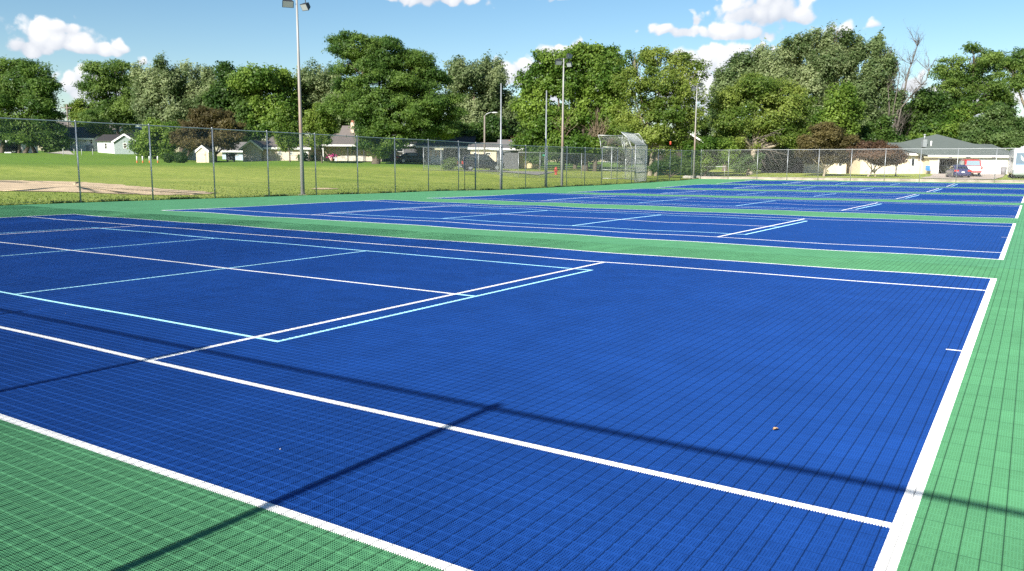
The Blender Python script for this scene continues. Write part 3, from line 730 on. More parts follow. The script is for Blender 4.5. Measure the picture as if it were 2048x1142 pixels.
# garage front with the open bay left of the closed door
xa, xb, ztop = h.X(1876.5), h.X(1921), h.Z(317)
mb = MB(); mb.box(gx0, xa, 0, .25, -.6, zc0); mb.box(xb, h.w, 0, .25, -.6, zc0); mb.box(xa, xb, 0, .25, ztop, zc0)
mb.box(gx0, gx0+.2, .26, 7.5, -.6, zc0); mb.box(h.w-.2, h.w, .26, 9, -.6, zc0); mb.box(gx0+.21, h.w-.21, 7.5, 7.7, -.6, zc0); mb.box(xb+.5, xb+.6, .26, 7.4, -.6, zc0)
h.part('garage_wall', mb, side_cream)
mb = MB(); mb.box(gx0+.21, h.w-.21, .26, 7.49, -.2, .0); h.part('garage_floor', mb, conc)
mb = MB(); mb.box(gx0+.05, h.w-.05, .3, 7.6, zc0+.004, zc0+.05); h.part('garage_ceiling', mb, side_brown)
mb = MB(); mb.box(xa-.16, xa-.01, -.03, -.003, 0, ztop+.14); mb.box(xb+.01, xb+.16, -.03, -.003, 0, ztop+.14); mb.box(xa-.01, xb+.01, -.03, -.003, ztop+.01, ztop+.14); h.part('bay_trim', mb, white_p)
mb = MB(); da, db = h.X(1955), h.X(2013); zt = h.Z(316.5)
for k in range(4): mb.box(da, db, -.035, -.004, .02+k*zt/4, (k+1)*zt/4-.012)
gd = h.part('garage_door', mb, mat('bright white door', (.83, .83, .83), .45, 0, .03))
mb = MB(); mb.box(da, db, -.12, -.036, zt-.03, zt+.06); mb.build('weather_hood', galv, gd)
h.door(1836, 314, 8, white_p, y=1.6); mb = MB(); mb.box(h.X(1846), h.X(1857)-.02, 1.5, 1.59, h.Z(320), h.Z(311)); h.part('taupe_panel', mb, mat('taupe panel', (.25, .22, .2), .7))  # entrance door, taupe coloured panel next to the garage
h.window(1800, 316, 330, 12, y=1.6); h.window(1760, 316, 330, 12, y=1.6)
mb = MB(); mb.box(h.X(1740), gx0-1.2, 1.48, 1.59, -.5, h.Z(336)); h.part('stone_base', mb, stone)
h.roof(h.X(1736), h.w, 1.6, 12, h.Z(309), 1.55, roof_green, 'hip', o=.6, hipin=3.2)
# the raised hip over the garage, eave in front
mb = MB(); e = eave; xm_ = h.X(1912); yb = 11.0
A0, A1 = (gx0-.5, -.55, e), (h.w+.5, -.55, e); pk = (xm_, 5.6, h.Z(267.5)); pl_, pr_ = (h.X(1838), 5.6, h.Z(285)), (h.X(1985), 5.6, h.Z(287))
B0, B1 = (gx0-.5, yb, e+.6), (h.w+.5, yb, e+.6)
cl, cr = (h.X(1783), 5.6, h.Z(287.5)), (h.w+.2, 5.6, h.Z(287.5))
th = lambda p: (p[0], p[1], p[2]+.16)
mb.add([th(A0), th(A1), th(cr), th(pr_), th(pk), th(pl_), th(cl), th(B1), th(B0), A0, A1, B1, B0], [(0,1,4), (1,2,3), (1,3,4), (0,4,5), (0,5,6), (2,7,4,3), (7,8,4), (8,6,5,4), (9,10,1,0), (12,11,10,9), (10,11,7,2,1), (11,12,8,7)])
h.part('roof', mb, roof_green)
mb = MB(); mb.box(gx0-.55, h.w+.55, -.63, -.56, e-.02, e+.2); h.part('fascia', mb, white_p)
mb = MB(); mb.box(h.X(1735), gx0-.56, .93, .99, h.Z(309)+.0, h.Z(309)+.2); h.part('fascia', mb, white_p)
mb = MB(); x = h.X(1861); mb.box(x-.26, x+.26, 2.0, 2.5, h.Z(293), h.Z(278)); c = h.part('chimney', mb, galv)
mb = MB(); mb.tube([(x, 2.25, h.Z(278)), (x, 2.25, h.Z(269))], .1, 10); mb.tube([(x, 2.25, h.Z(269.5)), (x, 2.25, h.Z(267.5))], .17, 10); mb.build('flue', galv, c, True)
for px, y, za, zb_ in ((1875, 2.2, 292, 281), (1945, 6.2, 281, 273)): mb = MB(); mb.tube([(h.X(px), y, h.Z(za)), (h.X(px), y, h.Z(zb_))], .1, 10); h.part('vent_pipe', mb, white_p, smooth=True)

# paved areas
drive = mat('driveway concrete', (.50, .42, .35), .9, 0, .2, .8, .2, .3, 10)
def gp(px, D): p = ground(px, D); return p
patch('driveway', [gp(1872, 105), gp(1922, 105.2), gp(2016, 105.2), gp(2004, 92), gp(1990, 84), gp(1842, 87)], drive, 'pale concrete driveway in front of the ranch house garage', 'driveway', .05)
patch('street', [gp(806, 89), gp(900, 91), gp(1000, 90), gp(1110, 93), gp(1075, 84), gp(1000, 86.5), gp(900, 88), gp(840, 88.5)], mat('worn asphalt', (.30, .275, .25), .95, 0, .15, 1), 'strip of worn pavement behind the field fence', 'street', .06)
patch('footpath', [gp(56, 127), gp(135, 128), (gp(150, 123)), gp(60, 124)], conc, 'pale concrete path behind the trees at left', 'path', .06)

# ------------------------------------------------------------------ vehicles (built nose towards +y)
tyre_m = mat('tyre rubber', (.02, .02, .02), .85); rim_m = mat('alloy rim', (.45, .46, .47), .35, .6)
lamp_red = mat('red tail lamp', (.45, .03, .02), .25, 0, .05); lamp_w = mat('clear headlamp', (.55, .58, .6), .15, 0, .05); plate_m = mat('licence plate', (.75, .75, .72), .5)
def rring(y, hw, z0, z1, r=.18, n=4, tum=0.0):
    r = min(r, hw*.9, (z1-z0)*.48); pts = []
    for cx, cz, a0 in ((hw-r, z0+r*.6, -90), (hw-r-tum, z1-r, 0), (-(hw-r-tum), z1-r, 90), (-(hw-r), z0+r*.6, 180)):
        for k in range(n):
            a = R(a0+90*k/(n-1)); pts.append((cx+r*math.cos(a), y, cz+r*math.sin(a)))
    return pts
def wheels(root, pos, rad=.32, w=.2):
    proto = None
    for (x, y) in pos:
        if proto is None:
            t = MB(); t.tube([(-w/2, 0, 0), (-w*.4, 0, 0), (w*.4, 0, 0), (w/2, 0, 0)], [rad*.9, rad, rad, rad*.9], 20)
            proto = wl = t.build('wheel', tyre_m, root, True)
            rb = MB(); rb.tube([(-w*.53, 0, 0), (w*.53, 0, 0)], rad*.62, 14); rb.build('rim', rim_m, wl)
        else: wl = copy_tree(proto, root)
        wl.location = (x, y, rad)
def car(name, label, cat, loc, rz, m, L=4.6, Wd=1.8, Ht=1.45, kind='sedan', m2=None, rad=.33, gm=None):
    root = empty(name, loc, label, cat, rz); hw = Wd/2; gm = gm or pane_m
    if kind == 'sedan':
        bs = [(-L/2, hw*.80, .36, .80), (-L/2+.12, hw*.93, .27, .92), (-L*.36, hw*.99, .22, .98), (-L*.1, hw, .2, .93), (L*.2, hw, .2, .92), (L*.38, hw*.96, .22, .82), (L/2-.12, hw*.88, .27, .70), (L/2, hw*.72, .36, .60)]
        cb = [(-L*.37, hw*.80, .88, .99), (-L*.20, hw*.74, .85, Ht-.03), (-L*.06, hw*.73, .85, Ht), (L*.07, hw*.73, .85, Ht-.02), (L*.24, hw*.84, .8, .93)]
    elif kind == 'pickup':
        bs = [(-L/2, hw*.95, .5, 1.08), (-L/2+.06, hw, .42, 1.12), (-L*.08, hw, .38, 1.10), (L*.22, hw, .38, 1.08), (L*.42, hw*.97, .4, 1.02), (L/2, hw*.86, .5, .88)]
        cb = [(-L*.12, hw*.86, 1.0, 1.2), (-L*.10, hw*.80, 1.0, Ht-.02), (L*.08, hw*.78, 1.0, Ht), (L*.14, hw*.78, 1.0, Ht-.05), (L*.24, hw*.88, .98, 1.1)]
    else:   # suv / van
        bs = [(-L/2, hw*.93, .42, 1.0), (-L/2+.1, hw, .34, 1.08), (L*.2, hw, .3, 1.05), (L*.40, hw*.96, .32, .98), (L/2, hw*.8, .42, .82)]
        cb = [(-L*.49, hw*.90, .95, 1.1), (-L*.44, hw*.82, .95, Ht-.06), (-L*.2, hw*.80, .95, Ht), (L*.08, hw*.79, .95, Ht-.02), (L*.27, hw*.88, .92, 1.02)]
    mb = MB(); mb.loft([rring(y, w, a, b, .17) for y, w, a, b in bs]); mb.build('body', m, root, True)
    mb = MB(); mb.loft([rring(y, w, a, b, .16, tum=.02) for y, w, a, b in cb]); cab = mb.build('cabin', m2 or m, root, True)
    # glass set into the cabin, a few mm proud
    def pane(nm, p): g = MB(); g.add(p, [tuple(range(len(p)))]); g.build(nm, gm, cab)
    (y0, w0, _, t0), (y1, w1, _, t1) = cb[0], cb[1]
    sl = lambda t: y0+(y1-y0)*t-.03
    zb, zt = t0+.04, t1-.10
    pane('rear_window', [(-w0*.82, sl(.06), zb), (w0*.82, sl(.06), zb), (w1*.80, sl(.84), zt), (-w1*.80, sl(.84), zt)])
    (y3, w3, _, t3), (y4, w4, _, t4) = cb[-2], cb[-1]
    sl = lambda t: y3+(y4-y3)*t+.03
    pane('windscreen', [(w4*.82, sl(.92), t4+.04), (-w4*.82, sl(.92), t4+.04), (-w3*.82, sl(.15), t3-.08), (w3*.82, sl(.15), t3-.08)])
    for sg in (1, -1):
        wx = sg*(max(w1, w3)+.07)
        pane('side_window', [(wx, y1+.15, zb+.02), (wx*1.02, y4-.45, zb+.02), (wx*.985, y3-.02, Ht-.14), (wx*.985, y1+.22, Ht-.14)])
        mr = MB(); mr.box(sg*hw*.98, sg*(hw+.17), y3+.22, y3+.34, zb+.02, zb+.18); mr.build('mirror', dark_m, root)
        tl = MB(); zz = bs[1][3]; 
        if kind == 'sedan': tl.box(sg*hw*.50, sg*hw*.86, -L/2-.01, -L/2+.16, zz-.24, zz-.06); tl.box(sg*hw*.80, sg*hw*.965, -L/2+.05, -L/2+.26, zz-.24, zz-.06)
        else: tl.box(sg*hw*.84, sg*hw*1.005, -L/2-.015, -L/2+.12, zz-.36, zz-.03)
        tl.build('tail_lamp', lamp_red, root)
        hl = MB(); hl.box(sg*hw*.5, sg*hw*.82, L/2-.14, L/2-.01, .58, .70); hl.build('headlamp', lamp_w, root)
    pb = MB(); pb.box(-.16, .16, -L/2-.03, -L/2-.012, .55, .68); pb.build('licence_plate', plate_m, root)
    bm = MB(); bm.box(-hw*.9, hw*.9, -L/2-.06, -L/2+.1, .36, .50); bm.build('bumper', (m if kind == 'sedan' else (m2 or galv)), root, bevel=.03)
    wheels(root, [(sx*(hw-.11), sy*L*.31) for sx in (1, -1) for sy in (1, -1)], rad)
    return root
paint = lambda n, c: mat(n, c, .28, .15, .04, 1, .6)
blue_p, red_p, white_c, black_c, silver_c = paint('dark blue car paint', (.045, .05, .13)), paint('red car paint', (.55, .03, .03)), paint('white car paint', (.75, .76, .78)), paint('black car paint', (.012, .013, .018)), paint('silver car paint', (.45, .46, .48))
def cpos(px, D): return ground(px, D)
car('parked_car', 'dark blue sedan parked on the driveway seen from behind with red tail lamps', 'car', cpos(1917, 95)+[0, 0, .06], CR-math.atan(893/1634)+R(13), blue_p, 4.7, 1.82, 1.45)
car('parked_truck', 'red and white pickup truck with bright red cab, parked beside the blue sedan', 'truck', cpos(1936, 99)+[0, 0, .06], CR-math.atan(905/1634)+R(12), white_c, 5.3, 2.0, 1.88, 'suv', m2=red_p, rad=.38, gm=mat('bright tinted glass', (.22, .30, .34), .1, 0, .05))
hg = P(1897, 348.5, 108.8)
car('parked_truck', 'silver and white pickup truck standing inside the open garage bay', 'truck', (hg[0], hg[1], P(1860, 348.5, 105)[2]+.0), CR, white_c, 5.0, 1.85, 1.75, 'pickup', m2=silver_c, rad=.36)
car('parked_truck', 'dark truck parked in front of the white house wall at the left edge', 'truck', cpos(8, 131), CR-math.atan(-1016/1634)+R(82), black_c, 5.3, 1.95, 1.75, 'suv', rad=.4)
car('parked_van', 'black van parked behind the gate and the field fence', 'van', cpos(963, 92), CR+R(-72), black_c, 5.0, 1.95, 1.85, 'suv', rad=.36)
car('parked_car', 'dark car parked in deep shade by the big locust trunk', 'car', cpos(826, 111), CR+R(-75), black_c, 4.6, 1.8, 1.45)
# motorhome at the right edge, windscreen towards the courts
rv0 = ground(2047, 92); rv = empty('motorhome', rv0, 'white motorhome with large windscreen parked at the right edge beside the driveway', 'motorhome', CR-math.atan(1030/1634)+math.pi+R(4))
rvw = mat('white motorhome gelcoat', (.80, .81, .82), .3, 0, .03); rvs = mat('silver bumper', (.42, .47, .48), .4, .3, .08)
mb = MB(); mb.loft([rring(y, w, .5, t_, .22) for y, w, t_ in ((-4.6, 1.2, 3.1), (-4.5, 1.25, 3.2), (3.9, 1.25, 3.25), (4.35, 1.24, 3.15), (4.5, 1.2, 2.95))]); mb.build('body', rvw, rv, True)
mb = MB(); mb.loft([rring(y, w, .42, .95, .15) for y, w in ((4.2, 1.25), (4.6, 1.24), (4.75, 1.1))]); mb.build('bumper', rvs, rv, True)
mb = MB(); mb.add([(-1.05, 4.535, 1.55), (1.05, 4.535, 1.55), (1.05, 4.525, 2.75), (-1.05, 4.525, 2.75)], [(1, 0, 3, 2)]); ws = mb.build('windscreen', mat('motorhome windscreen', (.10, .16, .23), .07, 0, .1, 1, .8), rv)
mb = MB(); mb.add([(.55, 4.555, 2.05), (.2, 4.555, 1.95), (.62, 4.55, 2.5)], [(0, 1, 2)]); mb.add([(.5, 4.553, 2.0), (.32, 4.553, 1.85), (.2, 4.553, 1.95)], [(0, 1, 2)]); mb.build('sunshade', white_p, ws)
mb = MB(); mb.box(-1.05, 1.05, 4.54, 4.57, 1.48, 1.56); mb.build('wiper_cowl', mat('blue trim', (.12, .25, .45), .4), rv)
mb = MB(); mb.box(-.62, .62, 4.5, 4.53, 1.06, 1.2); mb.build('grille', rvs, rv)
for sg in (1, -1):
    mb = MB(); mb.box(sg*.72, sg*1.08, 4.49, 4.53, 1.02, 1.2); mb.build('headlamp', lamp_w, rv)
    mb = MB(); mb.box(sg*1.27, sg*1.5, 4.25, 4.4, 1.75, 2.2); mb.tube([(sg*1.2, 4.3, 1.6), (sg*1.38, 4.32, 1.75)], .03, 6); mb.build('mirror', dark_m, rv)
mb = MB(); mb.box(-.2, .2, 4.74, 4.77, .55, .68); mb.build('licence_plate', plate_m, rv)
for y in (2.2, -.6): mb = MB(); mb.box(-.4, .4, y-.5, y+.5, 3.2, 3.5); mb.build('roof_unit', rvw, rv, bevel=.06)
mb = MB(); mb.tube([(0, 3.7, 3.2), (0, 3.7, 3.42), (0, 3.9, 3.45)], .07, 8); mb.build('roof_horn', dark_m, rv)
wheels(rv, [(sx*1.08, sy) for sx in (1, -1) for sy in (3.0, -2.4)], .45, .26)

# ------------------------------------------------------------------ small things beyond the fences
mb_red = mat('red hydrant paint', (.46, .05, .035), .45)
g = ground(1112, 88); hy = empty('fire_hydrant', g, 'red fire hydrant standing on the grass behind the field fence', 'fire hydrant'); hy.scale = (.85, .85, .85)
mb = MB(); mb.tube([(0,0,-.1), (0,0,.06), (0,0,.07), (0,0,.62), (0,0,.64), (0,0,.70), (0,0,.84), (0,0,.94), (0,0,1.0)], [.22, .22, .15, .15, .20, .20, .17, .09, .04], 14); mb.build('barrel', mb_red, hy, True)
mb = MB(); mb.tube([(-.27,0,.5), (.27,0,.5)], .075, 10); mb.build('side_outlet', mb_red, hy, True)
mb = MB(); mb.tube([(0,-.26,.42), (0,0,.42)], .10, 10); mb.build('front_outlet', mb_red, hy, True)
g = ground(1089.5, 92); ss = empty('street_sign', g, 'green street name sign on a thin steel post', 'street sign', CR)
mb = MB(); mb.tube([(0,0,-.2), (0,0,1.95)], .035, 8); mb.build('post', galv, ss, True)
mb = MB(); mb.box(-.25, .28, -.014, .014, 1.8, 1.98); mb.build('sign_plate', mat('street sign green', (.02, .30, .17), .4, 0, .04), ss)
g = ground(969, 98); sl = empty('street_lamp', g, 'street lamp with curved arm above the cream house', 'street lamp', CR)
H = P(968, 231, 98)[2]-g[2]
mb = MB(); mb.tube([(0,0,-.2), (0,0,H)], [.13, .09], 10); mb.build('pole', mat('weathered wood pole', (.22, .19, .165), .9), sl, True)
mb = MB(); mb.tube([(0,0,H-.1), (.25,0,H+.2), (.7,0,H+.36), (1.0,0,H+.36)], .04, 8); mb.build('arm', galv, sl, True)
mb = MB(); mb.ball((1.22, 0, H+.34), (.38, .17, .09), 12, 6); mb.build('lamp_head', mat('lamp head', (.55, .56, .56), .4), sl, True)
g = ground(142, 150); up_ = empty('utility_pole', g, 'wooden utility pole with crossarm in the gap between the left trees', 'utility pole', CR)
H = P(142, 208, 150)[2]-g[2]
mb = MB(); mb.tube([(0,0,-.3), (0,0,H)], [.18, .13], 10); mb.build('pole', mat('weathered wood pole', (.22, .19, .165), .9), up_, True)
mb = MB(); mb.box(-1.1, 1.1, -.06, .06, H-.75, H-.6); mb.build('crossarm', mat('weathered wood pole', (.22, .19, .165), .9), up_)
for x in (-1.0, -.5, .5, 1.0): mb = MB(); mb.tube([(x,0,H-.6), (x,0,H-.45)], .05, 8); mb.build('insulator', conc, up_, True)
mb = MB(); mb.tube([(-.35, -.25, H-2.3), (-.35, -.25, H-1.4)], .2, 10); mb.build('transformer', galv, up_, True)
for z in (H-.45, H-.46):
    mb = MB(); s_ = -1 if z > H-.455 else 1
    mb.tube([(s_*1.0, 0, z), (s_*6, 1, z-.5), (s_*14, 2, z-.3)], .02, 4); mb.build('wire', dark_m, up_)
orange = mat('orange marker paint', (.62, .17, .05), .6)
for px, lab in ((274.5, 'leftmost of four white marker posts with orange feet on the grass'), (286, 'second from left of four white marker posts with orange feet'), (299.5, 'third from left of four white marker posts with orange feet'), (316, 'rightmost of four white marker posts with orange feet, beside the bushes')):
    g = ground(px, 98); mk = empty('marker_post', g, lab, 'marker post', 0, 'white and orange marker posts')
    mb = MB(); mb.tube([(0,0,.25), (0,0,.78), (0,0,.80)], [.075, .075, .05], 12); mb.build('post', white_p, mk, True)
    mb = MB(); mb.tube([(0,0,-.1), (0,0,.26)], .078, 12); mb.build('foot', orange, mk, True)
for px, lab in ((128, 'short pale fence stake nearest the big left tree'), (150, 'short pale fence stake in front of the white house wall'), (165, 'short pale fence stake leaning slightly, below the white house corner'), (187, 'short pale fence stake left of the grey green house')):
    g = ground(px, 120); mk = empty('fence_stake', g, lab, 'stake', 0, 'short stakes before the white house')
    mb = MB(); mb.tube([(0,0,-.1), (.04,0,.95)], .045, 8); mb.build('stake', mat('grey stake', (.45,.46,.45), .7), mk, True)
    mb = MB(); mb.tube([(.04,0,.95), (.04,0,1.0)], .055, 8); mb.build('cap', white_p, mk, True)
# grill, bin, lamp post, planters
g = ground(462, 108); gr = empty('barbecue_grill', g, 'black barbecue grill on legs in the shade of the bronze tree', 'grill', CR)
mb = MB(); mb.box(-.5, .5, -.3, .3, .2, .8); mb.build('cabinet', dark_m, gr)
mb = MB(); mb.loft([rring(y, .52, .8, 1.15, .15) for y in (-.32, .32)]); mb.build('lid', dark_m, gr, True)
mb = MB(); mb.box(.52, .95, -.28, .28, .78, .82); mb.build('side_shelf', dark_m, gr)
for x in (-.42, .42): mb = MB(); mb.box(x-.04, x+.04, -.26, .26, -.05, .2); mb.build('leg', dark_m, gr)
g = ground(2008, 101); tb = empty('trash_can', g, 'grey plastic trash can beside the white garage door', 'trash can')
bin_m = mat('grey bin plastic', (.22, .21, .22), .6)
mb = MB(); mb.tube([(0,0,0), (0,0,.85)], [.27, .34], 16); mb.build('bin', bin_m, tb, True)
mb = MB(); mb.tube([(0,0,.855), (0,0,.9), (0,0,.96)], [.36, .36, .1], 16); mb.build('lid', bin_m, tb, True)
for sg in (1, -1): mb = MB(); mb.box(sg*.33, sg*.40, -.08, .08, .68, .72); mb.build('handle', bin_m, tb)
g = ground(1793, 98); lp_ = empty('lamp_post', g, 'short black garden lamp post on the lawn of the ranch house', 'lamp post')
mb = MB(); mb.tube([(0,0,-.1), (0,0,.12), (0,0,.13), (0,0,.95)], [.12, .12, .07, .06], 10); mb.build('post', dark_m, lp_, True)
mb = MB(); mb.tube([(0,0,.95), (0,0,1.2)], [.09, .14], 6); mb.build('lantern', glass_mat('lantern glass', (.2, .2, .19)), lp_)
mb = MB(); mb.tube([(0,0,1.2), (0,0,1.24), (0,0,1.38)], [.18, .18, .03], 6); mb.build('cap', dark_m, lp_)
g = P(1855, 347.5, 104.2); cz = P(1860, 348.5, 105)[2]
ch = empty('garden_chair', (g[0], g[1], gz(g[0], g[1])), 'blue folded garden chair cover leaning by the house entrance', 'chair', CR)
mb = MB(); mb.add([(-.3,-.25,.42), (.25,-.25,.42), (.35,.2,.5), (-.2,.2,.5), (-.3,-.25,.5), (.25,-.25,.5), (.35,.2,.58), (-.2,.2,.58)], [(0,3,2,1), (4,5,6,7), (0,1,5,4), (1,2,6,5), (2,3,7,6), (3,0,4,7)]); mb.build('seat', mat('blue chair fabric', (.05, .22, .60), .7), ch)
mb = MB(); mb.box(-.18, .36, .2, .28, .5, 1.05); mb.build('backrest', mat('blue chair fabric', (.05, .22, .60), .7), ch)
for x in (-.22, .25):
    for y in (-.2, .2): mb = MB(); mb.tube([(x, y, -.02), (x, y, .45)], .025, 6); mb.build('leg', dark_m, ch)
# planter with pink flowers on the porch
g = P(666, 322, 112.5); pz = gz(g[0], g[1])
pf = empty('flower_planter', (g[0], g[1], pz), 'planter of bright pink flowers in front of the porch', 'planter', CR)
mb = MB(); mb.tube([(0,0,0), (0,0,.35)], [.2, .28], 12); mb.build('pot', mat('terracotta', (.35, .17, .1), .8), pf, True)
v = rng.normal(0, 1, (150, 3))*[.32, .25, .13]+[0, 0, .62]; q = []
vv = np.concatenate([v+rng.normal(0, .06, v.shape) for _ in range(4)]); idx = np.stack([np.arange(150)+150*k for k in range(4)], 1)
tri_mesh('flowers', vv, idx, mat('pink petals', (.75, .06, .33), .6), pf)
# pipe barrier behind the far fence corner
g0, g1 = ground(1404, 95), ground(1482, 96)
pb_ = empty('pipe_barrier', g0, 'low horizontal pale pipe barrier behind the far fence corner', 'barrier')
mb = MB(); mb.tube([(0,0,P(1404, 333.5, 95)[2]-g0[2]), tuple(P(1482, 333, 96)-g0)], .04, 8); mb.build('rail', mat('weathered pipe', (.5, .5, .49), .6), pb_, True)
for px in (1404, 1450):
    q = ground(px, 95.3)-g0; mb = MB(); mb.tube([tuple(q), (q[0], q[1], P(px, 334, 95.3)[2]-g0[2])], .03, 8); mb.build('post', galv, pb_, True)
# maroon trailer by the backstop
g = ground(1192, 104); mt = empty('utility_trailer', g, 'small maroon and white utility trailer behind the backstop', 'trailer', CR)
mb = MB(); mb.box(-.7, .7, -.6, .6, .35, .62); mb.build('bed', white_p, mt)
mb = MB(); mb.box(-.78, .78, -.66, .66, .63, .78); mb.build('cover', mat('maroon cover', (.20, .03, .05), .6), mt)
wheels(mt, [(.5, -.62), (.5, .62)], .25, .14)
mb = MB(); mb.tube([(-.7, 0, .4), (-1.3, 0, .4)], .05, 8); mb.build('tow_bar', dark_m, mt)
# red feeder hanging in the tree
fdp = P(1341, 286, 93); fd = empty('bird_feeder', fdp, 'red bird feeder hanging in the pale tree right of the backstop', 'bird feeder'); fd.scale = (.6, .6, .6)
mb = MB(); mb.tube([(0,0,-.35), (0,0,-.3), (0,0,.12), (0,0,.15)], [.06, .17, .17, .08], 10); mb.build('tube', mb_red, fd, True)
mb = MB(); mb.tube([(0,0,.15), (0,0,.19), (0,0,.34)], [.24, .24, .03], 10); mb.build('lid', orange, fd, True)
mb = MB(); mb.tube([(0,0,.34), (0,0,1.5)], .01, 5); mb.build('hanger', dark_m, fd)

# dry leaf on the court
lg = gpix(1551, 862, 0.0); lg[2] = float(zc(lg[0], lg[1]))+.006
lf = MB(); n = 9; vs = []
for i in range(n):
    t = i/(n-1); w = .016*math.sin(math.pi*min(1, t*1.05+.02))*(1+.5*math.sin(9*t))
    for k in (-1, 0, 1): vs.append((t*.042-.02, k*w, .004+.012*abs(k)*math.sin(2.5*t+.5)+.008*t))
fs = [(i*3+k, (i+1)*3+k, (i+1)*3+k+1, i*3+k+1) for i in range(n-1) for k in (0, 1)]
lf.add(vs, fs); lo = lf.build('fallen_leaf', mat('dry leaf', (.42, .27, .14), .8, 0, .3, 60)); lo.location = lg; lo.scale = (.8, .8, .8); lo.rotation_euler = (0, 0, .7)
sm = lo.modifiers.new('thickness', 'SOLIDIFY'); sm.thickness = .0015
tag(lo, 'single curled dry brown leaf lying on the nearest blue court', 'leaf')

gn = 36; gx_ = rng.uniform(-6, 13.5, gn); gy_ = rng.uniform(-5.2, 9, gn); gs = rng.uniform(.003, .008, gn); ga = rng.uniform(0, 6.28, gn)
gc = np.stack([gx_, gy_, zc(gx_, gy_)+.005], 1); e1 = np.stack([np.cos(ga), np.sin(ga), rng.uniform(0, .6, gn)], 1)*gs[:, None]; e2 = np.stack([-np.sin(ga), np.cos(ga), rng.uniform(0, .5, gn)], 1)*gs[:, None]*.7
tag(tri_mesh('debris', np.stack([gc-e1, gc+e2, gc+e1, gc-e2], 1).reshape(-1, 3), np.arange(4*gn).reshape(-1, 4), mat('pale petals and grit', (.55, .52, .46), .8, 0, .4, 20)), 'tiny pale specks of grit and petals scattered on the courts', 'debris', kind='stuff')

# ------------------------------------------------------------------ trees
LM = {
 'locust': leaf_mat('locust leaves', (0.057, 0.131, 0.023), (0.195, 0.301, 0.057)),
 'locust2': leaf_mat('bright locust leaves', (0.078, 0.159, 0.03), (0.23, 0.33, 0.072)),
 'silver': leaf_mat('silver maple leaves', (0.092, 0.154, 0.046), (0.408, 0.472, 0.233)),
 'silverd': leaf_mat('dark silver maple leaves', (0.069, 0.132, 0.038), (0.31, 0.391, 0.167)),
 'maple': leaf_mat('maple leaves', (0.072, 0.159, 0.02), (0.268, 0.383, 0.065)),
 'dark': leaf_mat('dark maple leaves', (0.042, 0.1, 0.018), (0.132, 0.222, 0.043)),
 'yellow': leaf_mat('yellow green leaves', (0.097, 0.174, 0.024), (0.319, 0.392, 0.084)),
 'young': leaf_mat('young maple leaves', (0.095, 0.176, 0.022), (.290, .375, .066)),
 'bronze': leaf_mat('bronze leaves', (0.081, 0.068, 0.024), (.225, .185, .070)),
 'red': leaf_mat('reddish leaves', (0.081, 0.049, 0.027), (.215, .130, .078)),
 'shrub': leaf_mat('shrub leaves', (0.049, 0.105, 0.019), (.130, .190, .038)),
 'lilac': leaf_mat('lilac leaves', (0.062, 0.132, 0.03), (0.185, 0.27, 0.085)),
}
TYPES = {  # leaf size, leaves per clump, clump size, gap threshold, elongation, droop/lean, cover
 'locust': (.26, 15, .62, .45, 2.4), 'locust2': (.25, 14, .60, .49, 2.4), 'silver': (.26, 14, .56, .40, 1.7), 'silverd': (.26, 14, .56, .40, 1.7),
 'maple': (.30, 14, .60, .38, 1.2), 'dark': (.30, 14, .60, .30, 1.2), 'yellow': (.24, 12, .55, .40, 1.4), 'young': (.22, 14, .45, .30, 1.2),
 'bronze': (.20, 13, .46, .34, 1.5), 'red': (.19, 13, .42, .34, 1.5), 'shrub': (.17, 14, .36, .25, 1.2), 'lilac': (.20, 13, .40, .30, 1.3)}
def vnoise(p, seed, f):
    r = np.random.default_rng(seed); out = 0
    for k in range(5):
        d = r.normal(0, 1, 3); d *= f*(1+.5*k)/np.linalg.norm(d); out = out+np.sin(p@d+r.uniform(0, 6.3))/(1+.4*k)
    return out/5*.9+.5
